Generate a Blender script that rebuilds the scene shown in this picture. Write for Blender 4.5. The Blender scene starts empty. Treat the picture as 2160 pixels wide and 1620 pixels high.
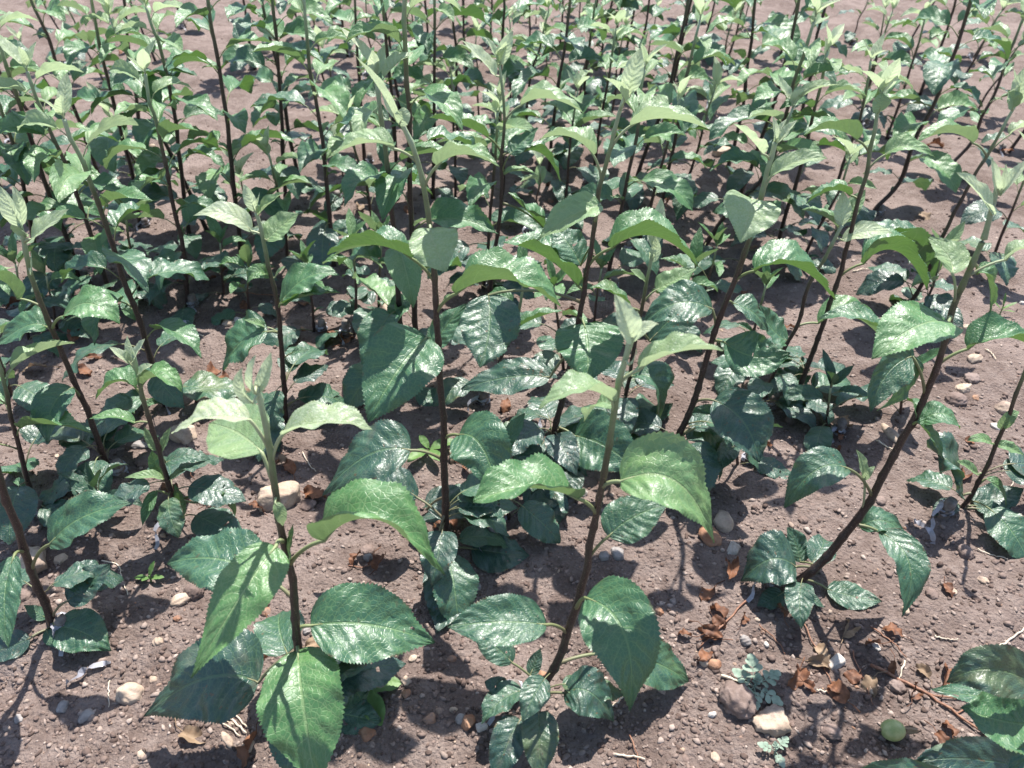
import bpy, math, random
import numpy as np
from mathutils import Vector, Matrix

# ------------------------------------------------------------------ camera, sky, sun, exposure
S = bpy.context.scene
C = S.collection
PITCH = math.radians(37.7)
FPX = 1640.0            # focal length in photo pixels (2160 wide)
CAM_H = 0.90
cam_d = bpy.data.cameras.new('camera'); cam = bpy.data.objects.new('camera', cam_d); C.objects.link(cam)
cam.location = (0, 0, CAM_H); cam.rotation_euler = (math.pi / 2 - PITCH, 0, 0)
cam_d.sensor_width = 36.0; cam_d.lens = 36.0 * FPX / 2160.0
cam_d.clip_start = 0.02; cam_d.clip_end = 500
cam_d.dof.use_dof = True; cam_d.dof.focus_distance = 1.02; cam_d.dof.aperture_fstop = 9.0
S.camera = cam

SUN_EL, SUN_AZ = 64.0, 19.0          # degrees; azimuth clockwise from the view direction (+Y)
W = bpy.data.worlds.new('World'); S.world = W; W.use_nodes = True
wn = W.node_tree; bg = wn.nodes['Background']
sky = wn.nodes.new('ShaderNodeTexSky'); sky.sky_type = 'NISHITA'; sky.sun_disc = False
sky.sun_elevation = math.radians(SUN_EL); sky.sun_rotation = math.radians(SUN_AZ)
wn.links.new(sky.outputs['Color'], bg.inputs['Color']); bg.inputs['Strength'].default_value = 0.11
sun_d = bpy.data.lights.new('sun', 'SUN'); sun = bpy.data.objects.new('sun', sun_d); C.objects.link(sun)
sun_d.energy = 4.8; sun_d.angle = math.radians(0.55); sun_d.color = (1.0, 0.955, 0.89)
_a, _e = math.radians(SUN_AZ), math.radians(SUN_EL)
to_sun = Vector((math.sin(_a) * math.cos(_e), math.cos(_a) * math.cos(_e), math.sin(_e)))
sun.rotation_euler = to_sun.to_track_quat('Z', 'Y').to_euler()
S.view_settings.view_transform = 'Standard'; S.view_settings.look = 'None'
S.view_settings.exposure = 1.14; S.view_settings.gamma = 1.0

# ------------------------------------------------------------------ photo pixel <-> world
FWD = np.array((0, math.cos(PITCH), -math.sin(PITCH)))
UPV = np.array((0, math.sin(PITCH), math.cos(PITCH)))
CP = np.array((0, 0, CAM_H))
def ray(px, py):
    return FWD + np.array((1, 0, 0)) * (px - 1080) / FPX + UPV * (810 - py) / FPX
def on_ground(px, py, z=0.0):
    d = ray(px, py); t = (z - CAM_H) / d[2]; return CP + d * t
def on_plane(px, py, y):
    d = ray(px, py); return CP + d * (y / d[1])
def to_px(p):
    r = np.array(p) - CP; w = r @ FWD
    return 1080 + FPX * r[0] / w, 810 - FPX * (r @ UPV) / w

# ------------------------------------------------------------------ noise and ground height
def _hash(ix, iy, s):
    h = (ix.astype(np.int64) * 374761393 + iy.astype(np.int64) * 668265263 + s * 974634777) & 0xffffffff
    h = ((h ^ (h >> 13)) * 1274126177) & 0xffffffff
    return ((h ^ (h >> 16)) & 0xffff) / 65535.0
def vnoise(x, y, s):
    ix, iy = np.floor(x), np.floor(y); fx, fy = x - ix, y - iy
    fx = fx * fx * (3 - 2 * fx); fy = fy * fy * (3 - 2 * fy)
    a, b = _hash(ix, iy, s), _hash(ix + 1, iy, s); c, d = _hash(ix, iy + 1, s), _hash(ix + 1, iy + 1, s)
    return (a + (b - a) * fx) * (1 - fy) + (c + (d - c) * fx) * fy - 0.5
MOUNDS = [(g_[0], g_[1], .035) for g_ in (on_ground(*p_) for p_ in [(640, 1520), (1100, 1475), (1640, 1245), (112, 1335), (238, 1012), (392, 1118), (932, 1160), (1148, 985), (1402, 985), (2010, 1078)])]
def gz(x, y):
    x = np.asarray(x, float); y = np.asarray(y, float)
    z = 0.030 * vnoise(x / .42, y / .36, 1) + 0.017 * vnoise(x / .13, y / .13, 2) + 0.008 * vnoise(x / .045, y / .045, 3)
    n4 = vnoise(x / .018, y / .018, 4)
    z = z + 0.0045 * n4 + 0.0026 * vnoise(x / .0085, y / .0085, 5)
    for bx, by, r_ in MOUNDS:
        d2 = (x - bx) ** 2 + (y - by) ** 2; z = z + .009 * np.exp(-d2 / (2 * r_ * r_)) - .005 * np.exp(-(np.sqrt(d2) - .085) ** 2 / .0008)
    return z - 0.004
def gzf(x, y): return float(gz(x, y))

# ------------------------------------------------------------------ object helpers
def link(o, parent=None):
    C.objects.link(o)
    if parent is not None: o.parent = parent
    return o
def mesh_data(name, verts, faces, uvs=None, mat=None, smooth=True):
    me = bpy.data.meshes.new(name)
    me.from_pydata([tuple(v) for v in verts], [], faces)
    if uvs is not None:
        uv = me.uv_layers.new(name='UVMap'); vi = np.empty(len(me.loops), int); me.loops.foreach_get('vertex_index', vi)
        uv.data.foreach_set('uv', np.asarray(uvs, float)[vi].ravel())
    if smooth: me.polygons.foreach_set('use_smooth', [True] * len(me.polygons))
    if mat: me.materials.append(mat)
    me.update(); return me
def obj(name, me, parent=None, color=None):
    o = bpy.data.objects.new(name, me); link(o, parent)
    if color is not None: o.color = color
    return o
def tag(o, label=None, cat=None, group=None, kind=None):
    if label: o['label'] = label
    if cat: o['category'] = cat
    if group: o['group'] = group
    if kind: o['kind'] = kind
    return o

# ------------------------------------------------------------------ materials
class NT:
    def __init__(s, name):
        s.m = bpy.data.materials.new(name); s.m.use_nodes = True; s.t = s.m.node_tree; s.t.nodes.clear()
        s.out = s.n('ShaderNodeOutputMaterial')
    def n(s, typ, **kw):
        nd = s.t.nodes.new(typ)
        for k, v in kw.items(): setattr(nd, k, v)
        return nd
    def set(s, sock, v):
        if hasattr(v, 'is_output') or isinstance(v, bpy.types.NodeSocket): s.t.links.new(v, sock)
        else: sock.default_value = v
    def math(s, op, a, b=0.0, c=0.0, clamp=False):
        nd = s.n('ShaderNodeMath', operation=op); nd.use_clamp = clamp
        s.set(nd.inputs[0], a); s.set(nd.inputs[1], b); s.set(nd.inputs[2], c); return nd.outputs[0]
    def mix(s, f, a, b, blend='MIX'):
        nd = s.n('ShaderNodeMix', data_type='RGBA', blend_type=blend)
        s.set(nd.inputs[0], f); s.set(nd.inputs[6], a); s.set(nd.inputs[7], b); return nd.outputs[2]
    def ramp(s, f, stops):
        nd = s.n('ShaderNodeValToRGB'); el = nd.color_ramp.elements
        while len(el) < len(stops): el.new(0.5)
        for e, (p, c) in zip(el, stops): e.position = p; e.color = (*c, 1)
        s.set(nd.inputs[0], f); return nd.outputs[0]
    def smooth(s, x, lo, hi):
        nd = s.n('ShaderNodeMapRange', interpolation_type='SMOOTHSTEP')
        s.set(nd.inputs[0], x); nd.inputs[1].default_value = lo; nd.inputs[2].default_value = hi; return nd.outputs[0]
    def noise(s, vec, scale, detail=3, rough=.55):
        nd = s.n('ShaderNodeTexNoise'); s.set(nd.inputs['Vector'], vec); nd.inputs['Scale'].default_value = scale
        nd.inputs['Detail'].default_value = detail; nd.inputs['Roughness'].default_value = rough; return nd.outputs['Fac']
    def bump(s, h, dist, strength=1.0, normal=None):
        nd = s.n('ShaderNodeBump'); s.set(nd.inputs['Height'], h); nd.inputs['Distance'].default_value = dist
        nd.inputs['Strength'].default_value = strength
        if normal is not None: s.set(nd.inputs['Normal'], normal)
        return nd.outputs['Normal']
    def bsdf(s, **kw):
        nd = s.n('ShaderNodeBsdfPrincipled')
        for k, v in kw.items(): s.set(nd.inputs[k.replace('_', ' ')], v)
        return nd.outputs[0]
    def done(s, sh): s.t.links.new(sh, s.out.inputs['Surface']); return s.m

def c4(r, g, b): return (r, g, b, 1)

def leaf_material():
    k = NT('leaf')
    tc = k.n('ShaderNodeTexCoord'); uv = tc.outputs['UV']
    sep = k.n('ShaderNodeSeparateXYZ'); k.set(sep.inputs[0], uv); u, v = sep.outputs[0], sep.outputs[1]
    oi = k.n('ShaderNodeObjectInfo'); sc = k.n('ShaderNodeSeparateColor'); k.set(sc.inputs[0], oi.outputs['Color'])
    age, rnd = sc.outputs[0], oi.outputs['Random']
    a = k.math('ABSOLUTE', k.math('MULTIPLY_ADD', u, 2.0, -1.0))
    # shifting the pattern per leaf so no two carry the same detail
    comb = k.n('ShaderNodeCombineXYZ'); k.set(comb.inputs[0], k.math('MULTIPLY', u, 0.62)); k.set(comb.inputs[1], v)
    k.set(comb.inputs[2], k.math('MULTIPLY', rnd, 13.0)); P = comb.outputs[0]
    wob = k.math('MULTIPLY_ADD', k.noise(P, 7, 1), 0.10, -0.05)
    ph = k.math('SUBTRACT', k.math('MULTIPLY', k.math('ADD', v, wob), 8.0), k.math('MULTIPLY', k.math('POWER', a, 1.25), 1.9))
    d = k.math('ABSOLUTE', k.math('SUBTRACT', k.math('FRACT', ph), 0.5))        # 0.0 at a lateral vein
    lat = k.math('MULTIPLY', k.math('SUBTRACT', 1.0, k.smooth(d, 0.0, 0.055)), k.math('SUBTRACT', 1.0, k.smooth(a, .55, 1.0)))
    mid = k.math('SUBTRACT', 1.0, k.smooth(a, 0.018, 0.05))
    vo = k.n('ShaderNodeTexVoronoi', feature='DISTANCE_TO_EDGE'); k.set(vo.inputs['Vector'], P); vo.inputs['Scale'].default_value = 27
    ret = k.math('SUBTRACT', 1.0, k.smooth(vo.outputs['Distance'], 0.0, 0.13))
    vein = k.math('MAXIMUM', k.math('MAXIMUM', lat, mid), k.math('MULTIPLY', ret, .52))
    big = k.noise(P, 4.5, 2)
    top = k.ramp(age, [(0, (.022, .058, .055)), (.35, (.030, .096, .058)), (.65, (.060, .165, .052)), (.86, (.20, .31, .155)), (1, (.48, .57, .39))])
    top = k.mix(k.math('MULTIPLY', k.smooth(big, .35, .7), .45), top, k.mix(1.0, top, c4(1.5, 1.35, .95), 'MULTIPLY'))
    vcol = k.ramp(age, [(0, (.075, .14, .075)), (.5, (.15, .26, .10)), (1, (.36, .42, .22))])
    top = k.mix(k.math('MULTIPLY', vein, .75), top, vcol)
    wool = k.math('MULTIPLY', k.smooth(age, .75, 1.0), k.smooth(k.noise(P, 40, 3), .42, .62))
    top = k.mix(k.math('MULTIPLY', wool, .55), top, c4(.72, .75, .66))
    yel = k.math('MULTIPLY', k.math('MULTIPLY', k.smooth(rnd, .93, .96), .3), k.smooth(age, .7, .5))
    top = k.mix(k.math('MULTIPLY', yel, k.smooth(k.noise(P, 3, 2), .35, .65)), top, c4(.17, .19, .035))
    dust = k.math('MULTIPLY', k.math('MULTIPLY', k.smooth(k.noise(P, 6, 4), .5, .75), k.smooth(age, .4, .1)), .35)
    top = k.mix(dust, top, c4(.17, .15, .12))
    rim = k.math('MULTIPLY', k.math('MULTIPLY', k.smooth(a, .90, .99), k.smooth(k.noise(P, 8, 2), .56, .64)), k.smooth(age, .6, .3))
    spots = k.math('MAXIMUM', rim, k.math('MULTIPLY', k.smooth(k.noise(P, 14, 2), .68, .71), k.smooth(age, .5, .2)))
    top = k.mix(spots, top, c4(.10, .07, .035))
    und = k.ramp(age, [(0, (.085, .135, .085)), (.35, (.10, .17, .075)), (.65, (.13, .215, .085)), (1, (.45, .53, .38))])
    und = k.mix(k.math('MULTIPLY', k.math('MAXIMUM', lat, mid), .5), und, c4(.26, .32, .17))
    geo = k.n('ShaderNodeNewGeometry'); back = geo.outputs['Backfacing']
    col = k.mix(back, top, und)
    rough = k.math('MULTIPLY_ADD', age, .10, .395)
    rough = k.math('ADD', rough, k.math('MULTIPLY', k.math('SUBTRACT', k.noise(P, 9, 2), .5), .18))
    rough = k.math('MAXIMUM', rough, k.math('MULTIPLY', back, .68))
    # blade swells between veins, sinks on them
    quilt = k.math('MULTIPLY', k.smooth(d, 0.0, .5), k.math('SUBTRACT', 1.0, k.math('MULTIPLY', a, .55)))
    h = k.math('ADD', k.math('MULTIPLY', quilt, .75), k.math('MULTIPLY', ret, -.22))
    h = k.math('ADD', h, k.math('MULTIPLY', mid, -.55))
    h = k.math('ADD', h, k.math('MULTIPLY', k.noise(P, 9, 1), .6))
    nrm = k.bump(h, .0010, .85)
    pb = k.bsdf(Base_Color=col, Roughness=rough, IOR=1.5, Normal=nrm, Specular_IOR_Level=.85)
    tr = k.n('ShaderNodeBsdfTranslucent')
    k.set(tr.inputs[0], k.ramp(age, [(0, (.05, .12, .04)), (.5, (.14, .29, .05)), (1, (.58, .68, .42))])); k.set(tr.inputs[1], nrm)
    ms = k.n('ShaderNodeMixShader'); k.set(ms.inputs[0], k.math('MULTIPLY_ADD', k.smooth(age, .6, 1.0), .30, .18)); k.set(ms.inputs[1], pb); k.set(ms.inputs[2], tr.outputs[0])
    return k.done(ms.outputs[0])

def petiole_material():
    k = NT('petiole'); oi = k.n('ShaderNodeObjectInfo'); sc = k.n('ShaderNodeSeparateColor'); k.set(sc.inputs[0], oi.outputs['Color'])
    uv = k.n('ShaderNodeTexCoord').outputs['UV']; sep = k.n('ShaderNodeSeparateXYZ'); k.set(sep.inputs[0], uv)
    c = k.ramp(sc.outputs[0], [(0, (.16, .15, .09)), (.5, (.15, .19, .07)), (1, (.36, .40, .24))])
    c = k.mix(k.math('MULTIPLY', k.math('SUBTRACT', 1.0, k.smooth(sep.outputs[1], 0, .45)), .45), c, c4(.11, .05, .045))
    return k.done(k.bsdf(Base_Color=c, Roughness=.55))

def stem_material():
    k = NT('stem_bark'); tc = k.n('ShaderNodeTexCoord'); sep = k.n('ShaderNodeSeparateXYZ'); k.set(sep.inputs[0], tc.outputs['UV'])
    o = tc.outputs['Object']; v = sep.outputs[1]
    vv = k.math('ADD', v, k.math('MULTIPLY', k.math('SUBTRACT', k.noise(o, 60, 2), .5), .16))
    c = k.ramp(vv, [(0, (.34, .40, .26)), (.16, (.17, .21, .105)), (.30, (.085, .075, .045)), (.46, (.048, .027, .024)), (1, (.030, .018, .017))])
    gr = k.smooth(k.noise(o, 900, 1), .56, .66)
    c = k.mix(k.math('MULTIPLY', gr, .20), c, c4(.26, .22, .18))
    vo = k.n('ShaderNodeTexVoronoi'); k.set(vo.inputs['Vector'], o); vo.inputs['Scale'].default_value = 260
    c = k.mix(k.math('MULTIPLY', k.math('SUBTRACT', 1.0, k.smooth(vo.outputs['Distance'], .10, .2)), .6), c, c4(.24, .17, .12))
    return k.done(k.bsdf(Base_Color=c, Roughness=.42, Specular_IOR_Level=.45, Normal=k.bump(k.noise(o, 500, 2), .0006, .6)))

def simple(name, col, rough=.7, var=.25, scale=60, bumpd=.001, trans=0.0, spec=.4, col2=None, alpha=None):
    k = NT(name); tc = k.n('ShaderNodeTexCoord'); o = tc.outputs['Object']; n = k.noise(o, scale, 4)
    oi = k.n('ShaderNodeObjectInfo')
    c2 = col2 or tuple(min(1, x * (1 + 2 * var)) for x in col)
    c = k.mix(k.smooth(n, .3, .7), c4(*col), c4(*c2))
    c = k.mix(k.math('MULTIPLY', oi.outputs['Random'], var), c, k.mix(1.0, c, c4(.55, .55, .6), 'MULTIPLY'))
    pb = k.bsdf(Base_Color=c, Roughness=rough, Specular_IOR_Level=spec, Normal=k.bump(n, bumpd, .8))
    if trans:
        tr = k.n('ShaderNodeBsdfTranslucent'); k.set(tr.inputs[0], c); ms = k.n('ShaderNodeMixShader')
        k.set(ms.inputs[0], trans); k.set(ms.inputs[1], pb); k.set(ms.inputs[2], tr.outputs[0]); return k.done(ms.outputs[0])
    return k.done(pb)

def soil_material():
    k = NT('soil'); tc = k.n('ShaderNodeTexCoord'); o = tc.outputs['Object']
    n1, n2, n3 = k.noise(o, 3.2, 4), k.noise(o, 38, 4, .65), k.noise(o, 260, 4, .7)
    c = k.ramp(n2, [(.25, (.132, .097, .084)), (.5, (.202, .155, .136)), (.75, (.278, .222, .198))])
    c = k.mix(k.math('MULTIPLY', k.smooth(n1, .46, .62), .5), c, c4(.285, .222, .199))
    c = k.mix(k.math('MULTIPLY', k.smooth(k.noise(o, 5.5, 5, .6), .52, .40), .45), c, c4(.10, .068, .056))
    c = k.mix(k.math('MULTIPLY', k.smooth(n3, .55, .72), .5), c, c4(.34, .27, .235))
    c = k.mix(k.math('MULTIPLY', k.smooth(n3, .46, .30), .6), c, c4(.085, .055, .047))
    vo = k.n('ShaderNodeTexVoronoi'); k.set(vo.inputs['Vector'], o); vo.inputs['Scale'].default_value = 170
    h = k.math('ADD', k.math('MULTIPLY', vo.outputs['Distance'], -.7), k.math('MULTIPLY', n3, 1.2))
    h = k.math('ADD', h, k.math('MULTIPLY', n2, 1.0))
    return k.done(k.bsdf(Base_Color=c, Roughness=.95, Specular_IOR_Level=.12, Normal=k.bump(h, .0060, .9)))

def crumb_material(name, stops, rough=.9):
    k = NT(name); g = k.n('ShaderNodeNewGeometry'); tc = k.n('ShaderNodeTexCoord')
    c = k.ramp(g.outputs['Random Per Island'], stops)
    n = k.noise(tc.outputs['Object'], 240, 3)
    c = k.mix(.5, c, k.mix(1.0, c, k.ramp(n, [(.3, (.55, .55, .55)), (.7, (1.35, 1.3, 1.25))]), 'MULTIPLY'))
    return k.done(k.bsdf(Base_Color=c, Roughness=rough, Specular_IOR_Level=.2, Normal=k.bump(n, .0012, .8)))

def stone_material(name, a, b, dirt=(.20, .15, .13)):
    k = NT(name); tc = k.n('ShaderNodeTexCoord'); o = tc.outputs['Object']; oi = k.n('ShaderNodeObjectInfo')
    va = k.n('ShaderNodeVectorMath', operation='ADD'); k.set(va.inputs[0], o); k.set(va.inputs[1], oi.outputs['Location'])
    n, n2, n3 = k.noise(va.outputs[0], 45, 4), k.noise(va.outputs[0], 300, 3), k.noise(va.outputs[0], 22, 5, .7)
    c = k.mix(k.smooth(n, .3, .7), c4(*a), c4(*b))
    c = k.mix(k.math('MULTIPLY', k.smooth(n3, .48, .66), .75), c, c4(*dirt))
    c = k.mix(k.math('MULTIPLY', k.smooth(n2, .55, .7), .3), c, c4(.10, .08, .07))
    return k.done(k.bsdf(Base_Color=c, Roughness=.82, Specular_IOR_Level=.25, Normal=k.bump(k.math('ADD', n, k.math('MULTIPLY', n2, .5)), .002, .8)))

M_LEAF, M_PET, M_STEM, M_SOIL = leaf_material(), petiole_material(), stem_material(), soil_material()
M_STUB = simple('grey_wood', (.13, .105, .09), .8, .35, 90, .002, col2=(.24, .21, .19))
M_TAPE = simple('grafting_tape', (.33, .33, .37), .32, .2, 120, .001, trans=.3, spec=.6)
M_DEAD = simple('dead_leaf', (.105, .045, .026), .65, .6, 70, .0016, trans=.2, col2=(.26, .115, .058))
M_DEADP = simple('pale_dead_leaf', (.24, .16, .10), .7, .5, 70, .0016, trans=.2, col2=(.36, .26, .17))
M_TWIG = simple('dry_stalk', (.20, .085, .05), .6, .5, 200, .0006, col2=(.34, .18, .11))
M_STRAW = simple('straw', (.52, .42, .30), .7, .4, 200, .0005, col2=(.68, .60, .48))
M_WEED = simple('weed_leaf', (.10, .20, .055), .5, .3, 60, .001, trans=.3, col2=(.17, .29, .09))
M_MUG = simple('silvery_weed_leaf', (.24, .33, .25), .75, .2, 90, .001, trans=.25, col2=(.35, .43, .34))
M_FRUIT = simple('fruit_skin', (.27, .33, .13), .4, .2, 120, .0005, col2=(.42, .44, .22))
M_DARKP = simple('weathered_plastic', (.10, .10, .13), .45, .1, 90, .0003, col2=(.17, .17, .20))
M_BUFF = stone_material('buff_stone', (0.352, 0.264, 0.196), (0.464, 0.368, 0.288))
M_GREY = stone_material('grey_stone', (0.195, 0.176, 0.169), (0.315, 0.292, 0.277))
M_RUST = stone_material('rust_stone', (0.255, 0.123, 0.072), (0.357, 0.212, 0.136))
M_WHITE = stone_material('chalk_stone', (0.416, 0.376, 0.336), (0.496, 0.456, 0.416), (0.272, 0.224, 0.192))
M_CLOD = stone_material('soil_clod', (.125, .088, .075), (.215, .160, .139), (.26, .20, .178))

# ------------------------------------------------------------------ ground
def axis(segs):
    out = [segs[0][0]]
    for (a, b, st) in segs: out += list(np.linspace(a, b, max(2, int(round((b - a) / st)) + 1))[1:])
    return np.array(out)
gx = axis([(-90, -20, 14), (-20, -6, 2), (-6, -2.6, .2), (-2.6, -.95, .022), (-.95, 1.0, .0068), (1.0, 2.6, .022), (2.6, 6, .2), (6, 20, 2), (20, 90, 14)])
gy = axis([(-40, -2, 6), (-2, .25, .15), (.25, 1.35, .0062), (1.35, 2.4, .011), (2.4, 5.2, .026), (5.2, 9, .2), (9, 25, 2), (25, 160, 15)])
GX, GY = np.meshgrid(gx, gy); GZ = gz(GX, GY)
nxg, nyg = len(gx), len(gy)
vv = np.stack([GX.ravel(), GY.ravel(), GZ.ravel()], 1)
I = (np.arange(nyg - 1)[:, None] * nxg + np.arange(nxg - 1)[None]).ravel()
ff = np.stack([I, I + 1, I + 1 + nxg, I + nxg], 1)
gm = bpy.data.meshes.new('ground'); gm.vertices.add(len(vv)); gm.vertices.foreach_set('co', vv.ravel())
gm.loops.add(ff.size); gm.loops.foreach_set('vertex_index', ff.ravel()); gm.polygons.add(len(ff))
gm.polygons.foreach_set('loop_start', np.arange(len(ff)) * 4); gm.polygons.foreach_set('use_smooth', [True] * len(ff))
gm.update(calc_edges=True); gm.materials.append(M_SOIL)
tag(obj('ground', gm), 'bare stony brown nursery soil between the seedlings', None, None, 'structure')

# ------------------------------------------------------------------ blades, tubes, lumps
def bez(B, M, T, n):
    B, M, T = map(np.asarray, (B, M, T)); Cc = 2 * M - (B + T) / 2; t = np.linspace(0, 1, n)[:, None]
    return (1 - t) ** 2 * B + 2 * t * (1 - t) * Cc + t ** 2 * T
def norm(v): return v / (np.linalg.norm(v, axis=-1, keepdims=True) + 1e-12)
def blade(mid, hint, width, fold=25, roll=0, teeth=22, cols=5, seed=0, wave=.10, curl=.0, shape=(.5, .85), twist=0, bite=0, quilt=1.0):
    """an apple leaf round the midrib curve: ovate outline, serrate margin, halves folded up, wavy"""
    rng = random.Random(seed); n = len(mid)
    T = norm(np.gradient(mid, axis=0)); h = np.asarray(hint, float)
    chord = norm(mid[int(n * .6)] - mid[int(n * .1)])
    S0 = norm(np.cross(chord, h)); N0 = np.cross(S0, chord)
    r = math.radians(roll); S0 = S0 * math.cos(r) + N0 * math.sin(r)
    Sd = norm(S0 - T * (T @ S0)[:, None]); Nd = np.cross(Sd, T)
    t = np.linspace(0, 1, n)
    if twist:
        a = np.radians(twist) * (t - .3); Sd, Nd = Sd * np.cos(a)[:, None] + Nd * np.sin(a)[:, None], Nd * np.cos(a)[:, None] - Sd * np.sin(a)[:, None]
    p, q = shape; w = t ** p * (1 - t) ** q; w = w / w.max() * width / 2
    # acuminate tip
    w = w * (1 - .25 * np.clip((t - .75) / .25, 0, 1))
    L = np.linalg.norm(np.diff(mid, axis=0), axis=1).sum()
    k = [rng.uniform(0, 6.28) for _ in range(8)]; fs = [math.radians(fold + rng.uniform(-7, 7)) for _ in (0, 1)]
    V, UV = [], []; ncol = 2 * cols + 1
    for j in range(ncol):
        u = (j - cols) / cols; s = 1 if u > 0 else -1; au = abs(u); side = 0 if u < 0 else 1
        ww = w * (1 + .04 * np.sin(5 * t + k[side]))
        x = au * ww; f = fs[side] * (1 - .35 * t)
        lat = x * np.cos(f); up = x * np.sin(f) - curl * width * au ** 2 * np.sin(np.pi * t)
        wv = wave * width * .5 * au ** 2 * (np.sin(2 * np.pi * (1.9 * t) + k[2 + side]) + .55 * np.sin(2 * np.pi * 4.3 * t + k[4 + side])) * np.sin(np.pi * np.clip(t, 0, 1)) ** .6
        q_ = .040 * width * np.sin(2 * np.pi * (8 * t - 1.9 * au ** 1.25)) * au * (1.15 - au)
        uu = np.full(n, u + 3.0); q_ = q_ + width * min(1, au * 2.5) * (.13 * vnoise(uu * 2.1, t * 4.5, seed) + .03 * vnoise(uu * 5, t * 11, seed + 9)) * np.sin(np.pi * t) ** .5
        q_ = q_ * quilt
        pos = mid + s * lat[:, None] * Sd + (up + wv + q_)[:, None] * Nd
        if j in (0, ncol - 1):
            tooth = ((np.arange(n) % 2) * 2 - 1.0) * (.011 * width) * np.sin(np.pi * t) ** .4
            tooth = tooth * (1 + .5 * np.sin(17 * t + k[6]))
            pos = pos + s * (tooth * np.cos(f))[:, None] * Sd + np.maximum(tooth, 0)[:, None] * T * .9 + (tooth * np.sin(f))[:, None] * Nd
            if bite and side == bite % 2:
                b = np.exp(-((t - .45 - .1 * bite) / .05) ** 2) * width * .16; pos = pos - s * b[:, None] * Sd
        V.append(pos); UV.append(np.stack([np.full(n, (u + 1) / 2), t], 1))
    V = np.concatenate(V); UV = np.concatenate(UV); F = []
    for j in range(ncol - 1):
        for i in range(n - 1):
            F.append((j * n + i, (j + 1) * n + i, (j + 1) * n + i + 1, j * n + i + 1))
    return V, F, UV
def holes(F, UV, seed, n):
    rng = random.Random(seed); H_ = [(rng.uniform(.15, .85), rng.uniform(.2, .85), rng.uniform(.014, .03)) for _ in range(n)]
    out = []
    for f in F:
        u, v = UV[list(f)].mean(0)
        if all(((u - a) * .62) ** 2 + (v - b) ** 2 > r * r for a, b, r in H_): out.append(f)
    return out
def tube(pts, r, seg=6, cap=True, uvv=None):
    pts = np.asarray(pts, float); n = len(pts); r = np.broadcast_to(r, (n,))
    T = norm(np.gradient(pts, axis=0)); a = np.array((0, 0, 1.)) if abs(T[0][2]) < .9 else np.array((1., 0, 0))
    X = norm(np.cross(T, a)); Y = np.cross(T, X); V, UV, F = [], [], []
    for i in range(n):
        for s in range(seg):
            b = 2 * math.pi * s / seg; V.append(pts[i] + r[i] * (math.cos(b) * X[i] + math.sin(b) * Y[i]))
            UV.append((s / seg, i / (n - 1) if uvv is None else uvv[i]))
    for i in range(n - 1):
        for s in range(seg):
            s2 = (s + 1) % seg; F.append((i * seg + s, i * seg + s2, (i + 1) * seg + s2, (i + 1) * seg + s))
    if cap: F.append(tuple(range((n - 1) * seg, n * seg))); F.append(tuple(range(seg - 1, -1, -1)))
    return np.array(V), F, np.array(UV)
def join(parts):
    V, F, U, o = [], [], [], 0
    for v, f, u in parts:
        V.append(v); U.append(u); F += [tuple(i + o for i in g) for g in f]; o += len(v)
    return np.concatenate(V), F, np.concatenate(U)
def catmull(P, per=6):
    P = np.asarray(P, float); Q = np.vstack([2 * P[0] - P[1], P, 2 * P[-1] - P[-2]]); out = []
    for i in range(1, len(Q) - 2):
        for t in np.linspace(0, 1, per, endpoint=False):
            a, b, c, d = Q[i - 1], Q[i], Q[i + 1], Q[i + 2]
            out.append(.5 * (2 * b + (c - a) * t + (2 * a - 5 * b + 4 * c - d) * t * t + (3 * b - a - 3 * c + d) * t ** 3))
    out.append(P[-1]); return np.array(out)
_t = (1 + 5 ** .5) / 2
ICO_V = norm(np.array([(-1, _t, 0), (1, _t, 0), (-1, -_t, 0), (1, -_t, 0), (0, -1, _t), (0, 1, _t), (0, -1, -_t), (0, 1, -_t), (_t, 0, -1), (_t, 0, 1), (-_t, 0, -1), (-_t, 0, 1)], float))
ICO_F = [(0, 11, 5), (0, 5, 1), (0, 1, 7), (0, 7, 10), (0, 10, 11), (1, 5, 9), (5, 11, 4), (11, 10, 2), (10, 7, 6), (7, 1, 8), (3, 9, 4), (3, 4, 2), (3, 2, 6), (3, 6, 8), (3, 8, 9), (4, 9, 5), (2, 4, 11), (6, 2, 10), (8, 6, 7), (9, 8, 1)]
def subdiv(V, F):
    V = list(V); c = {}; out = []
    def m(a, b):
        kk = (min(a, b), max(a, b))
        if kk not in c: c[kk] = len(V); x = V[a] + V[b]; V.append(x / np.linalg.norm(x))
        return c[kk]
    for a, b, d in F:
        e, f, g = m(a, b), m(b, d), m(d, a); out += [(a, e, g), (b, f, e), (d, g, f), (e, f, g)]
    return np.array(V), out
ICO1 = subdiv(ICO_V, ICO_F); ICO2 = subdiv(*ICO1); ICO3 = subdiv(*ICO2)
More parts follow.
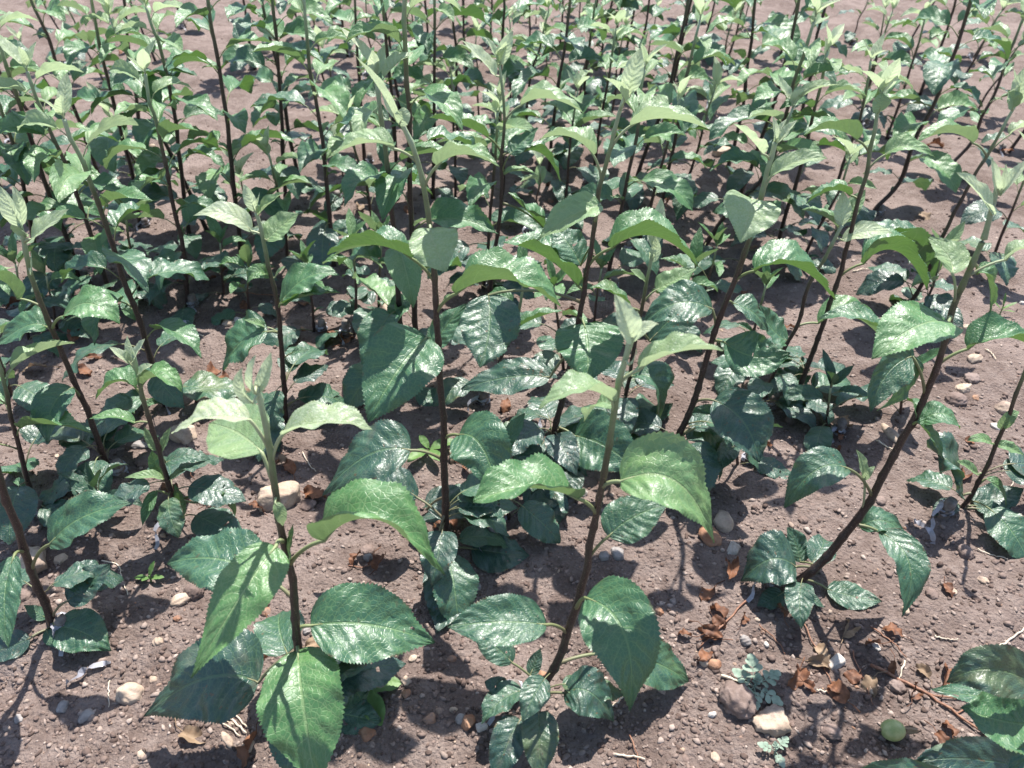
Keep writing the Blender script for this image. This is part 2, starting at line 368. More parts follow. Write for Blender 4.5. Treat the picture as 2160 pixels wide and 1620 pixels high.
def scatter_mesh(name, items, mat, base, jitter, seed, kind_label):
    """many loose crumbs in one mesh: items = rows of x, y, size"""
    rs = np.random.RandomState(seed); bv, bf = base; n = len(items); nv = len(bv)
    x, y, s = items.T; ax = np.stack([s * rs.uniform(.6, 1.6, n), s * rs.uniform(.6, 1.2, n), s * rs.uniform(.4, .95, n)], 1)
    P = bv[None] * (1 + jitter * rs.uniform(-1, 1, (n, nv, 1))) * ax[:, None]
    th = rs.uniform(0, 6.28, n); c_, s_ = np.cos(th)[:, None], np.sin(th)[:, None]
    X = P[..., 0] * c_ - P[..., 1] * s_; Y = P[..., 0] * s_ + P[..., 1] * c_
    Z = P[..., 2] + (gz(x, y) + s * rs.uniform(-.25, .35, n))[:, None]
    V = np.stack([X + x[:, None], Y + y[:, None], Z], -1).reshape(-1, 3)
    F = (np.array(bf)[None] + (np.arange(n) * nv)[:, None, None]).reshape(-1, 3)
    me = bpy.data.meshes.new(name); me.vertices.add(len(V)); me.vertices.foreach_set('co', V.ravel())
    me.loops.add(F.size); me.loops.foreach_set('vertex_index', F.ravel()); me.polygons.add(len(F))
    me.polygons.foreach_set('loop_start', np.arange(len(F)) * 3); me.update(calc_edges=True); me.materials.append(mat)
    return tag(obj(name, me), kind_label, None, None, 'stuff')

# ------------------------------------------------------------------ seedlings read off the photograph
# leaf row: attach_y, blade base x y, mid-rib middle x y, tip x y, depth of base and tip (cm, + is away), width/length, age 0..1, fold, facing
HINTS = {0: (0, -.30, 1), 1: (0, -1, .55), 2: (0, .17, 1), 3: (-.7, -.4, .7), 4: (.7, -.4, .7), 5: (0, -.7, .8), 6: (-.8, -.8, .2), 7: (.8, -.8, .2)}
HERO = []
def H(key, stem, r, leaves, low=4, top=2, **kw): HERO.append(dict(key=key, stem=stem, r=r, leaves=leaves, low=low, top=top, **kw))

H('p1', [(640, 1520), (630, 1360), (620, 1250), (600, 1150), (585, 1050), (566, 950), (548, 860), (538, 815)], (6.0, 2.3), [
 (1360, 628, 1372, 640, 1490, 668, 1668, -1, -6, 0.62, .60, 8, 5),
 (1140, 582, 1152, 505, 1262, 402, 1432, -3, -5, .40, .66, 10, 5),
 (1190, 685, 1140, 800, 1098, 938, 1212, -1, -3, .40, .64, 46, 2),
 (1262, 556, 1215, 452, 1178, 352, 1190, 2, 5, .58, .30, 30, 0),
 (955, 527, 886, 440, 880, 362, 915, 0, 0, .42, .95, 40, 2),
 (975, 597, 916, 690, 890, 786, 906, 0, 0, .42, .92, 44, 2),
 (1035, 553, 955, 500, 912, 442, 893, 1, 7, .62, .82, 18, 0),
 (1370, 545, 1440, 430, 1432, 303, 1512, -1, -2, .58, .10, 22, 0),
 (1325, 655, 1320, 780, 1318, 918, 1356, 0, 1, .58, .34, 30, 0),
 (1385, 690, 1380, 740, 1440, 790, 1590, 3, 2, .6, .12, 18, 0),
 (1500, 690, 1540, 760, 1580, 830, 1650, 1, 0, .6, .25, 20, 0),
 (830, 534, 850, 505, 815, 512, 775, -1, -1, .3, 1, 55, 5),
 (815, 540, 830, 560, 790, 572, 742, 0, 1, .36, 1, 60, 1),
 (815, 538, 830, 532, 790, 540, 748, -1, -1, .32, 1, 60, 6),
 (1050, 580, 1060, 592, 1085, 596, 1110, -1, -1, .34, .75, 20, 0),
 (1180, 606, 1190, 612, 1150, 618, 1105, 0, 0, .22, .6, 30, 0)], low=3, top=0,
 label='nearest apple seedling with pale woolly tip and one huge leaf hanging at the bottom edge', lm='the nearest pale-tipped seedling')

H('p2', [(1112, 1478), (1150, 1440), (1185, 1370), (1212, 1285), (1236, 1200), (1250, 1120), (1266, 1050), (1280, 960), (1292, 890), (1306, 820), (1322, 755), (1336, 705)], (5.6, 2.3), [
 (875, 1292, 848, 1222, 822, 1136, 864, 0, -2, .46, .84, 38, 2),
 (810, 1348, 780, 1432, 742, 1526, 740, 0, -1, .42, .86, 40, 2),
 (730, 1334, 722, 1318, 672, 1296, 620, 0, 0, .46, 1, 52, 5),
 (725, 1338, 718, 1362, 690, 1390, 684, 1, 2, .38, 1, 45, 0),
 (715, 1337, 708, 1345, 680, 1344, 655, 0, 1, .4, 1, 50, 3),
 (1080, 1218, 1052, 1112, 1030, 998, 1060, -1, -4, .50, .56, 36, 2),
 (1025, 1310, 1016, 1428, 1018, 1506, 1146, -1, -3, .52, .72, 30, 0),
 (1180, 1284, 1132, 1334, 1092, 1412, 1062, 0, 2, .66, .30, 20, 0),
 (1335, 1152, 1318, 1055, 1312, 944, 1322, -2, -3, .54, .30, 30, 0),
 (1285, 1236, 1262, 1316, 1335, 1328, 1500, -3, -6, .58, .38, 14, 5),
 (1400, 1293, 1378, 1382, 1398, 1442, 1482, 2, 3, .5, .30, 24, 0),
 (1450, 1080, 1398, 1042, 1362, 998, 1342, 1, 3, .62, .22, 20, 0),
 (1455, 1118, 1424, 1130, 1396, 1140, 1368, 1, 3, .5, .2, 24, 0),
 (1470, 1080, 1462, 1050, 1448, 1022, 1438, 0, 0, .56, .12, 20, 0),
 (1470, 1190, 1462, 1244, 1460, 1294, 1522, -1, -3, .60, .10, 18, 0),
 (1475, 1098, 1518, 1068, 1574, 1042, 1650, -4, -8, .62, .05, 16, 5),
 (1475, 1136, 1502, 1138, 1566, 1140, 1650, -4, -8, .62, .10, 16, 5),
 (870, 1296, 860, 1262, 850, 1232, 890, 1, 4, .5, .78, 30, 0),
 (760, 1326, 770, 1338, 752, 1342, 735, -1, -1, .3, .9, 30, 4)], low=1, top=0, stub=(1082, 1462, 1),
 label='crooked front apple seedling bent low at its base, pale folded tip, between two near neighbours', lm='the crooked front seedling')

H('p3', [(1655, 1248), (1735, 1182), (1800, 1105), (1852, 1025), (1902, 930), (1942, 850), (1976, 770), (2000, 685), (2022, 620), (2052, 550), (2080, 480), (2096, 430), (2106, 390)], (6.3, 2.4), [
 (430, 2092, 452, 2062, 408, 2018, 364, -1, -2, .36, .98, 50, 0),
 (400, 2104, 410, 2098, 372, 2092, 332, 0, 0, .28, 1, 60, 1),
 (410, 2110, 412, 2140, 372, 2172, 332, 0, 0, .3, 1, 55, 3),
 (405, 2104, 412, 2118, 385, 2122, 345, 1, 1, .26, 1, 55, 6),
 (640, 2009, 578, 2000, 540, 1958, 500, -1, 3, .66, .78, 26, 0),
 (585, 2122, 548, 2160, 524, 2205, 528, 0, 0, .5, .84, 40, 2),
 (560, 2062, 578, 2084, 590, 2088, 668, 2, 2, .5, .55, 30, 4),
 (672, 2000, 680, 1930, 690, 1838, 758, -2, -7, .56, .62, 30, 0),
 (690, 1868, 705, 1800, 668, 1728, 672, 3, 5, .46, .45, 30, 2),
 (765, 2042, 736, 2120, 712, 2215, 740, 0, -1, .5, .5, 42, 2),
 (832, 1922, 752, 1870, 790, 1836, 870, 0, -2, .56, .26, 22, 1),
 (836, 1924, 752, 1906, 810, 1850, 866, 1, -1, .5, .34, 26, 4),
 (905, 1938, 890, 1990, 872, 2025, 905, 0, 0, .5, .45, 30, 0),
 (900, 1934, 890, 1960, 920, 1988, 968, -1, -2, .48, .45, 30, 4),
 (905, 1930, 880, 1930, 862, 1926, 846, 0, 0, .4, .6, 30, 0),
 (1048, 1786, 988, 1720, 992, 1654, 1072, -1, -3, .46, .22, 26, 0),
 (1080, 1822, 1010, 1818, 980, 1806, 948, 0, 1, .34, .8, 36, 0),
 (1080, 1824, 1012, 1832, 996, 1846, 984, 0, 0, .34, .8, 30, 0),
 (1108, 1855, 1122, 1918, 1190, 1902, 1302, -1, -4, .42, .34, 18, 5),
 (1108, 1815, 1112, 1862, 1098, 1914, 1130, 1, 1, .44, .3, 24, 0),
 (1200, 1678, 1196, 1625, 1180, 1562, 1228, 1, 1, .7, .06, 22, 0),
 (1195, 1688, 1186, 1680, 1150, 1660, 1112, 2, 5, .66, .22, 14, 0),
 (1222, 1742, 1248, 1792, 1272, 1834, 1322, 0, -2, .56, .22, 12, 0),
 (1240, 1648, 1262, 1618, 1288, 1584, 1318, -1, -3, .66, .12, 14, 0),
 (1238, 1692, 1260, 1710, 1280, 1718, 1334, -1, -3, .42, .25, 20, 0),
 (1243, 1662, 1268, 1672, 1282, 1676, 1300, -1, -2, .5, .25, 20, 0)], low=0, top=0, stub=(1625, 1238, 1),
 label='long right-leaning apple seedling on open soil, its bare dark stem curving up to the right', lm='the long right-leaning seedling')

H('p16', [(118, 1335), (84, 1250), (58, 1175), (28, 1092), (0, 1005), (-14, 950), (-30, 860), (-44, 780)], (5.6, 3.4), [
 (1205, 106, 1148, 172, 1092, 278, 1062, -1, 1, .48, .34, 26, 0),
 (1165, 30, 1172, 10, 1260, 18, 1366, -3, -6, .40, .40, 14, 5),
 (1308, 142, 1268, 188, 1230, 232, 1190, 0, 3, .62, .04, 16, 0),
 (1312, 122, 1322, 180, 1336, 246, 1396, -1, -3, .68, .30, 14, 0),
 (1325, 78, 1368, 46, 1410, 8, 1476, -2, -4, .48, .06, 14, 0),
 (1300, 100, 1306, 78, 1292, 50, 1276, 1, 2, .5, .3, 16, 0),
 (1320, 118, 1362, 126, 1376, 142, 1390, -1, -3, .5, .4, 16, 0),
 (1040, -30, 1010, -60, 1040, -90, 1100, 0, 0, .5, .4, 20, 0)], low=1, top=3,
 label='apple seedling cropped by the left edge with a big round leaf flat over the soil', lm='the cropped left-edge seedling')

H('p14', [(238, 1012), (206, 922), (170, 832), (132, 742), (102, 672), (72, 592), (52, 508), (42, 470)], (5.0, 3.0), [
 (512, 66, 505, 92, 482, 146, 440, -1, -1, .48, .92, 40, 0),
 (505, 56, 498, 40, 480, 22, 474, 0, -2, .6, .92, 40, 1),
 (480, 44, 480, 26, 440, 0, 392, 0, 0, .5, 1, 50, 5),
 (478, 46, 474, 40, 430, 26, 392, 1, 1, .3, 1, 55, 7),
 (648, 36, 630, -4, 590, -52, 622, 0, -1, .6, .58, 40, 2),
 (696, 134, 668, 190, 640, 252, 684, -1, -3, .56, .60, 30, 0),
 (700, 98, 690, 50, 690, -20, 742, 1, 1, .5, .45, 32, 0),
 (842, 152, 818, 110, 860, 100, 936, -2, -4, .62, .36, 22, 5),
 (560, 66, 580, 68, 560, 66, 530, -1, -1, .22, .9, 40, 3)], low=8, top=0,
 label='left-hand apple seedling with dark slanting stem and two pale leaves cupping its tip', lm='the slanting seedling at left')

H('p15', [(392, 1118), (366, 1042), (340, 962), (318, 892), (300, 832), (288, 782), (282, 750)], (4.4, 2.6), [
 (838, 286, 818, 244, 806, 202, 842, 0, -1, .62, .55, 38, 2),
 (825, 302, 810, 340, 795, 384, 828, 0, -1, .58, .60, 36, 2),
 (790, 272, 765, 254, 748, 230, 732, 0, 0, .4, 1, 45, 0),
 (785, 276, 762, 274, 738, 268, 708, 0, 1, .4, 1, 50, 1),
 (788, 282, 764, 292, 740, 306, 714, 0, 0, .4, 1, 45, 0),
 (800, 292, 790, 306, 778, 322, 768, -1, -1, .45, .95, 45, 0),
 (892, 284, 892, 240, 878, 188, 884, 0, -1, .4, .66, 34, 2),
 (965, 350, 976, 396, 962, 446, 972, 1, 2, .44, .25, 22, 0),
 (960, 332, 950, 318, 925, 304, 900, 0, 1, .4, .75, 30, 0),
 (960, 342, 950, 352, 925, 360, 900, 0, 1, .4, .75, 30, 0),
 (1008, 345, 1012, 312, 1004, 262, 1008, 0, -1, .3, .8, 30, 2),
 (1012, 356, 1012, 376, 1000, 392, 990, 0, 0, .4, .75, 30, 0),
 (1015, 345, 1010, 328, 980, 320, 950, 1, 2, .4, .55, 30, 0),
 (1050, 330, 1035, 312, 1070, 300, 1110, -1, -3, .36, .55, 25, 5),
 (1058, 404, 1060, 440, 1040, 475, 1020, 0, 1, .36, .72, 30, 0),
 (1060, 425, 1045, 475, 1040, 495, 1096, 0, 0, .3, .5, 30, 0),
 (1070, 372, 1090, 380, 1060, 368, 1020, -1, 0, .4, .5, 25, 0)], low=4, top=0,
 label='short spindly apple seedling with three pale tip leaves and small tufted side shoots', lm='the short tufted seedling at left')

H('p5', [(932, 1160), (938, 1050), (936, 950), (931, 850), (926, 750), (920, 650), (912, 560), (904, 470), (890, 380), (872, 315), (852, 270), (842, 250)], (6.0, 2.4), [
 (252, 834, 250, 800, 188, 748, 116, 0, 0, .20, .98, 70, 2),
 (262, 842, 262, 850, 244, 852, 226, -1, -1, .9, .86, 20, 1),
 (252, 838, 252, 822, 215, 800, 165, 1, 2, .30, 1, 55, 1),
 (340, 830, 314, 768, 302, 692, 334, 0, -1, .5, .82, 38, 2),
 (400, 922, 350, 980, 326, 1054, 352, 0, -1, .52, .76, 42, 2),
 (480, 908, 482, 918, 520, 942, 574, -2, -5, 1.0, .80, 14, 5),
 (592, 868, 545, 782, 516, 690, 538, 0, -1, .54, .50, 44, 2),
 (660, 962, 620, 1068, 590, 1182, 646, -1, -2, .52, .52, 46, 2),
 (755, 900, 712, 838, 784, 776, 892, -3, -5, .74, .44, 16, 5),
 (750, 912, 735, 940, 690, 985, 640, 2, 4, .5, .40, 20, 0),
 (972, 866, 950, 772, 962, 680, 1046, -1, -2, .52, .12, 26, 0),
 (925, 968, 918, 1018, 945, 1052, 1060, -2, -5, .66, .32, 20, 5),
 (1160, 995, 1158, 1052, 1168, 1116, 1208, 0, -1, .74, .10, 12, 0),
 (1080, 918, 1172, 940, 1265, 924, 1364, -3, -5, .52, .10, 16, 5),
 (1050, 900, 1075, 960, 1060, 1040, 1075, 2, 5, .5, .02, 16, 0),
 (1100, 880, 1050, 820, 1020, 765, 1040, 2, 3, .6, .05, 20, 0),
 (560, 892, 548, 880, 545, 872, 560, 1, 1, .3, .6, 30, 0),
 (665, 935, 640, 940, 628, 950, 620, 0, 0, .3, .7, 30, 0)], low=7, top=0, stub=(1035, 1130, 1), 
 label='tall central apple seedling with straight brown stem and a curled pale tip', lm='the tall central seedling')

H('p8', [(1148, 985), (1180, 862), (1206, 740), (1226, 640), (1245, 540), (1252, 480), (1266, 400), (1290, 310), (1308, 235), (1320, 200)], (5.4, 2.3), [
 (215, 1324, 200, 1336, 150, 1352, 100, 0, 0, .5, .98, 50, 1),
 (235, 1318, 214, 1302, 186, 1274, 164, -1, -1, .44, .94, 48, 2),
 (215, 1328, 205, 1345, 165, 1362, 130, 0, 1, .36, 1, 50, 3),
 (318, 1330, 266, 1405, 250, 1494, 272, 0, -1, .46, .80, 44, 2),
 (380, 1252, 328, 1200, 288, 1138, 296, 0, 2, .58, .72, 40, 2),
 (470, 1266, 432, 1205, 456, 1132, 508, -2, -6, .52, .76, 30, 0),
 (560, 1290, 524, 1380, 498, 1472, 562, -1, -2, .56, .56, 46, 2),
 (615, 1220, 604, 1145, 540, 1062, 512, 0, 2, .56, .52, 44, 2),
 (520, 1225, 560, 1195, 510, 1165, 490, 2, 5, .8, .40, 26, 0),
 (668, 1232, 684, 1240, 738, 1238, 806, -2, -5, 1.15, .44, 10, 5),
 (900, 1212, 920, 1275, 940, 1346, 996, -2, -4, .85, .36, 12, 5),
 (740, 1160, 796, 1070, 796, 972, 822, 1, 2, .44, .16, 28, 0),
 (640, 1030, 622, 1032, 695, 1012, 776, 1, -1, .80, .24, 12, 5),
 (960, 1128, 1078, 1152, 1150, 1168, 1234, -3, -6, .62, .12, 12, 5),
 (980, 1192, 1085, 1200, 1120, 1190, 1170, -1, -2, .62, .05, 16, 5)], low=9, top=0,
 label='apple seedling right of centre with pale upright tip and heart-shaped leaf across its stem', lm='the seedling right of centre')

H('p4', [(1402, 985), (1450, 880), (1490, 760), (1524, 660), (1560, 570), (1584, 500), (1604, 420), (1620, 350), (1634, 300)], (5.4, 3.0), [
 (340, 1608, 325, 1582, 292, 1545, 260, -1, -1, .42, .94, 44, 2),
 (305, 1634, 308, 1656, 282, 1682, 252, 0, 0, .4, .96, 48, 0),
 (300, 1636, 300, 1634, 270, 1630, 246, 0, 0, .3, 1, 50, 5),
 (300, 1638, 300, 1645, 275, 1660, 250, 1, 1, .3, 1, 50, 3),
 (415, 1626, 372, 1684, 340, 1746, 334, 0, -1, .42, .88, 30, 0),
 (480, 1586, 420, 1580, 450, 1562, 512, -2, -5, 1.05, .86, 16, 5),
 (592, 1592, 572, 1672, 560, 1762, 632, -1, -2, .56, .52, 40, 2),
 (690, 1502, 652, 1425, 640, 1352, 690, 1, 1, .56, .22, 30, 0),
 (720, 1528, 722, 1590, 752, 1668, 744, -1, -3, .78, .38, 18, 5),
 (850, 1506, 845, 1568, 890, 1602, 976, -2, -5, .74, .12, 18, 5),
 (930, 1478, 900, 1520, 950, 1510, 1040, -1, -3, .5, .22, 24, 0),
 (640, 1546, 640, 1590, 660, 1620, 700, 2, 2, .6, .28, 20, 0)], low=9, top=0,
 label='right-of-centre apple seedling leaning right with a woolly heart-shaped leaf on its green shoot', lm='the heart-leaved leaning seedling')

H('p11', [(1676, 842), (1720, 730), (1752, 640), (1782, 540), (1810, 420), (1826, 370), (1838, 310), (1850, 240), (1858, 205)], (4.8, 2.6), [
 (205, 1856, 192, 1840, 168, 1815, 148, 0, 0, .4, .96, 45, 2),
 (205, 1862, 194, 1880, 168, 1900, 146, 0, 0, .5, .96, 40, 0),
 (240, 1855, 236, 1858, 215, 1862, 196, -1, -1, 1.05, .84, 14, 1),
 (355, 1868, 326, 1915, 308, 1972, 332, 0, -1, .5, .70, 32, 0),
 (325, 1808, 296, 1756, 272, 1696, 286, 0, -1, .48, .60, 46, 2),
 (583, 1822, 556, 1892, 530, 1955, 612, 0, -2, .54, .46, 42, 2),
 (420, 1792, 412, 1752, 402, 1700, 430, 1, 2, .6, .5, 36, 2)], low=6, top=1,
 label='right-side apple seedling with one translucent yellow-green leaf below its forked pale tip', lm='the yellow-leaved seedling at right')

H('p12', [(1606, 845), (1654, 740), (1684, 683), (1704, 610), (1730, 560), (1762, 500), (1776, 475)], (4.0, 2.6), [
 (485, 1772, 476, 1776, 440, 1778, 402, 0, 1, .5, .96, 24, 1),
 (505, 1778, 508, 1826, 488, 1884, 492, 0, -1, .42, .90, 26, 0),
 (490, 1766, 478, 1735, 455, 1692, 442, 1, 2, .5, .66, 36, 2),
 (478, 1780, 470, 1800, 435, 1826, 400, 2, 4, .5, .76, 30, 0),
 (690, 1726, 682, 1800, 668, 1870, 728, 0, -2, .48, .6, 34, 2),
 (700, 1662, 720, 1625, 690, 1600, 640, 1, 2, .6, .34, 20, 0)], low=5, top=0,
 label='green-stemmed apple seedling at right with white-mottled tip leaves held just above its neighbours', lm='the mottled-tipped seedling')

H('p31', [(602, 892), (597, 780), (590, 680), (575, 600), (560, 535), (548, 480), (540, 450)], (4.8, 2.8), [
 (495, 530, 488, 478, 450, 408, 455, 0, -1, .42, .90, 30, 0),
 (500, 562, 508, 590, 480, 630, 450, 0, 2, .72, .80, 18, 0),
 (455, 538, 446, 526, 415, 514, 388, 0, 0, .44, .98, 46, 5),
 (460, 544, 455, 570, 428, 600, 406, 0, -1, .4, .78, 40, 0),
 (450, 541, 445, 545, 425, 548, 405, 0, 0, .3, 1, 50, 3),
 (590, 568, 585, 540, 575, 520, 602, 0, -2, .6, .66, 26, 5),
 (590, 580, 585, 592, 570, 602, 562, 0, 0, .3, .8, 30, 0),
 (650, 592, 640, 648, 585, 716, 580, 0, 1, .52, .45, 26, 0),
 (650, 596, 640, 660, 622, 718, 618, -1, 0, .44, .42, 34, 2),
 (705, 565, 700, 510, 720, 470, 782, -1, -2, .74, .36, 20, 0),
 (705, 560, 690, 540, 680, 512, 674, 0, 0, .34, .7, 30, 0),
 (760, 615, 745, 630, 740, 652, 738, 0, 0, .5, .4, 26, 0)], low=8, top=0,
 label='short upright apple seedling left of centre, pale bud over two broad light leaves', lm='the short seedling left of centre')

H('p7', [(1026, 640), (1042, 545), (1058, 435), (1058, 335), (1064, 255), (1058, 180), (1054, 140)], (5.4, 2.3), [
 (165, 1046, 160, 1016, 124, 974, 85, 0, 0, .42, .94, 36, 0),
 (150, 1056, 136, 1066, 100, 1082, 65, 0, 0, .44, .98, 30, 1),
 (145, 1050, 138, 1040, 105, 1024, 78, 0, 0, .36, .98, 45, 0),
 (258, 1100, 222, 1158, 208, 1230, 238, 0, -1, .5, .80, 42, 2),
 (322, 1030, 290, 970, 262, 906, 248, 0, 1, .5, .50, 42, 2),
 (365, 1076, 326, 1100, 300, 1136, 270, -1, 1, .66, .40, 20, 0),
 (430, 1150, 484, 1112, 445, 1072, 406, 0, 1, .66, .48, 34, 2),
 (345, 1064, 368, 1100, 360, 1140, 372, 1, 1, .4, .66, 34, 2),
 (330, 1108, 318, 1150, 330, 1182, 384, 1, 0, .5, .4, 36, 2)], low=9, top=1,
 label='tall apple seedling behind the centre with a bright white-green forked tip', lm='the bright forked-tip seedling')

H('p10', [(1306, 900), (1330, 780), (1347, 690), (1363, 600), (1372, 555), (1376, 530)], (3.8, 2.4), [
 (640, 1384, 612, 1425, 590, 1470, 566, 0, 1, .58, .76, 24, 0),
 (600, 1362, 596, 1345, 580, 1330, 568, 0, 0, .5, .85, 30, 0),
 (560, 1374, 552, 1385, 525, 1382, 498, 0, 0, .4, .95, 45, 0),
 (660, 1326, 650, 1285, 615, 1242, 608, 0, 1, .55, .55, 34, 2),
 (790, 1334, 795, 1385, 815, 1372, 922, -1, -4, .56, .36, 26, 4),
 (700, 1370, 720, 1440, 650, 1490, 625, 2, 4, .6, .22, 22, 0),
 (850, 1345, 900, 1380, 880, 1420, 850, 1, 2, .55, .15, 22, 0)], low=5, top=2,
 label='slim green-stemmed apple seedling standing between two taller dark stems right of centre', lm='the slim green-stemmed seedling')

H('p13', [(2022, 1075), (2056, 1035), (2110, 920), (2136, 850), (2160, 790), (2185, 720)], (3.6, 2.4), [
 (900, 2112, 905, 2128, 880, 2150, 868, 0, 0, .45, .7, 25, 0),
 (940, 2092, 935, 2068, 925, 2040, 930, 0, 0, .4, .72, 30, 0),
 (945, 2104, 940, 2130, 945, 2160, 960, 0, 0, .4, .72, 30, 0),
 (1000, 2062, 1000, 2040, 985, 2018, 972, 0, 0, .4, .7, 30, 0),
 (1030, 2080, 1010, 2110, 1030, 2122, 1070, 0, -2, .34, .6, 25, 4),
 (1040, 2030, 1045, 2000, 970, 1985, 1000, 0, -1, .7, .08, 16, 0),
 (1060, 2050, 1060, 2110, 1050, 2160, 1030, 1, 2, .6, .10, 16, 0),
 (1070, 2050, 1085, 2090, 1075, 2130, 1095, 0, -2, .56, .2, 16, 0),
 (1072, 2010, 1085, 1985, 1085, 1955, 1110, 0, -2, .5, .1, 16, 0),
 (1072, 2070, 1090, 2100, 1100, 2150, 1120, -1, -3, .6, .15, 16, 0)], low=2, top=1, stub=(1985, 1095, 1),
 label='thin green-stemmed apple seedling by the right edge above a low tuft of dark leaves', lm='the thin seedling by the right edge')

H('p58', [(1895, 672), (1940, 607), (1970, 540), (1994, 493), (2022, 433), (2056, 367), (2090, 317), (2118, 262), (2140, 225)], (4.6, 2.6), [
 (228, 2142, 222, 2152, 185, 2165, 138, 0, 0, .7, .96, 24, 1),
 (235, 2136, 228, 2136, 210, 2126, 190, -1, -1, .9, .84, 20, 1),
 (320, 2130, 285, 2160, 268, 2200, 280, 0, 0, .5, .84, 40, 2),
 (330, 2052, 302, 2000, 280, 1934, 302, 0, -1, .48, .64, 44, 2),
 (500, 1950, 590, 1890, 505, 1818, 552, 1, 0, .5, .40, 40, 2),
 (520, 1960, 510, 1900, 490, 1845, 492, 2, 3, .5, .35, 36, 2)], low=6, top=1,
 label='right-edge apple seedling leaning right, round pale leaf and one yellow-green leaf at its tip', lm='the leaning seedling at the right edge')

H('p63', [(2290, 1660), (2270, 1560), (2262, 1470), (2258, 1380)], (6, 4), [
 (1480, 2190, 1450, 2090, 1412, 1996, 1440, 0, 0, .44, .04, 14, 5),
 (1480, 2200, 1462, 2090, 1470, 1962, 1454, 4, 5, .36, .3, 30, 2),
 (1520, 2190, 1530, 2110, 1520, 2026, 1492, -2, -2, .72, .5, 24, 4),
 (1560, 2180, 1625, 2040, 1600, 1926, 1612, 0, -1, .36, .08, 22, 5),
 (1600, 2040, 1680, 1890, 1640, 1770, 1648, -2, -3, .30, .14, 20, 5),
 (1540, 2230, 1560, 2180, 1590, 2120, 1640, -4, -6, .6, .2, 22, 5)], low=0, top=0,
 label='glossy dark apple leaves of a seedling cropped by the bottom right corner', lm='the corner seedling')

# other seedlings: stem traced from the ground up; leaves grow in a spiral along it
AUTO = []
def A(stem, seed, dens=1.0, h=None, tipage=1.0): AUTO.append((stem, seed, dens, h, tipage))
A([(352, 862), (347, 847), (320, 757), (300, 690), (265, 600), (235, 510), (213, 443), (177, 343), (150, 285), (138, 250)], 11, 1.35)
A([(240, 640), (230, 607), (197, 513), (160, 400), (133, 333), (100, 260), (77, 207), (58, 150)], 12, 1.35)
A([(165, 600), (150, 520), (118, 440), (90, 350), (67, 283), (37, 187), (10, 100), (0, 60)], 13, 1.35)
A([(96, 600), (85, 570), (67, 457), (43, 327), (20, 250), (0, 187), (-10, 150)], 14, 1.35)
A([(215, 400), (190, 310), (167, 240), (147, 187), (127, 133), (110, 67), (80, 0)], 15, .9, .60)
A([(292, 470), (280, 370), (263, 300), (247, 233), (217, 123), (207, 67), (197, 0), (190, -30)], 16)
A([(398, 505), (388, 413), (377, 317), (367, 233), (340, 110), (320, 57), (308, 15)], 17, 1.35)
A([(297, 330), (290, 240), (280, 167), (267, 83), (260, 0)], 18, .9, .58)
A([(394, 645), (387, 533), (370, 467), (353, 383), (327, 260), (313, 217), (303, 160)], 19, 1.35)
A([(508, 560), (505, 500), (487, 350), (477, 267), (457, 133), (443, 60), (433, 0)], 20, .75, .66)
A([(540, 150), (527, 93), (513, 0)], 21, .8, .55)
A([(600, 430), (598, 330), (597, 240), (587, 83), (580, 0)], 22, .85, .62)
A([(704, 560), (700, 500), (687, 383), (677, 300), (663, 217), (647, 150), (637, 30), (634, 5)], 23)
A([(606, 560), (600, 480), (585, 410), (570, 350), (564, 325)], 24, 1.35)
A([(850, 830), (845, 700), (835, 550), (825, 400), (806, 260), (794, 165)], 25, .9)
A([(882, 790), (877, 683), (872, 500), (868, 367), (865, 250), (860, 120), (858, 0)], 26, .7, .68)
A([(768, 330), (757, 167), (747, 0)], 27, .9, .55)
A([(838, 420), (830, 220), (815, 83), (808, 0)], 28, .8, .58)
A([(912, 420), (915, 317), (917, 183), (917, 33)], 29, .9, .56)
A([(966, 300), (962, 200), (963, 117), (955, 27)], 30, .9, .5)
A([(1050, 330), (1056, 180), (1060, 60), (1063, 0)], 31, .9, .58)
A([(1105, 330), (1117, 167), (1137, 100), (1157, 20)], 32, 1)
A([(1155, 390), (1163, 300), (1177, 183), (1193, 83), (1203, 0)], 33, .85, .6)
A([(1235, 190), (1245, 93), (1257, 23)], 34, 1, .5)
A([(1250, 380), (1267, 250), (1287, 150), (1300, 60)], 35, 1)
A([(1305, 170), (1327, 83), (1343, 0)], 36, .9, .5)
A([(1278, 600), (1300, 500), (1327, 367), (1347, 273), (1354, 190), (1362, 150)], 37, .8)
A([(1335, 400), (1353, 343), (1407, 200), (1437, 67), (1450, 0)], 38, .9, .62)
A([(1342, 520), (1370, 433), (1407, 300), (1420, 250), (1432, 205)], 39)
A([(1018, 600), (1030, 517), (1040, 367), (1046, 280), (1050, 235)], 40)
A([(1535, 345), (1547, 310), (1568, 217), (1573, 150), (1583, 83), (1590, 0)], 41, .7, .6)
A([(1560, 410), (1607, 283), (1637, 183), (1650, 133), (1663, 83), (1677, 0)], 42, .85, .62)
A([(1480, 520), (1530, 450), (1600, 380), (1625, 320), (1653, 233), (1667, 167), (1690, 100), (1710, 30)], 43, .8)
A([(1680, 290), (1703, 187), (1717, 133), (1723, 73), (1747, 0)], 44, .8, .58)
A([(1640, 520), (1657, 450), (1680, 383), (1700, 300), (1713, 233), (1727, 183), (1742, 105)], 45, .9)
A([(1815, 260), (1840, 150), (1853, 117), (1887, 27)], 46, .8)
A([(1830, 200), (1847, 133), (1860, 60), (1866, 20)], 47, 1)
A([(1870, 290), (1887, 247), (1913, 167), (1940, 90), (1953, 33)], 48, .7)
A([(1940, 200), (1967, 133), (1990, 83), (2010, 17)], 49, .8, .5)
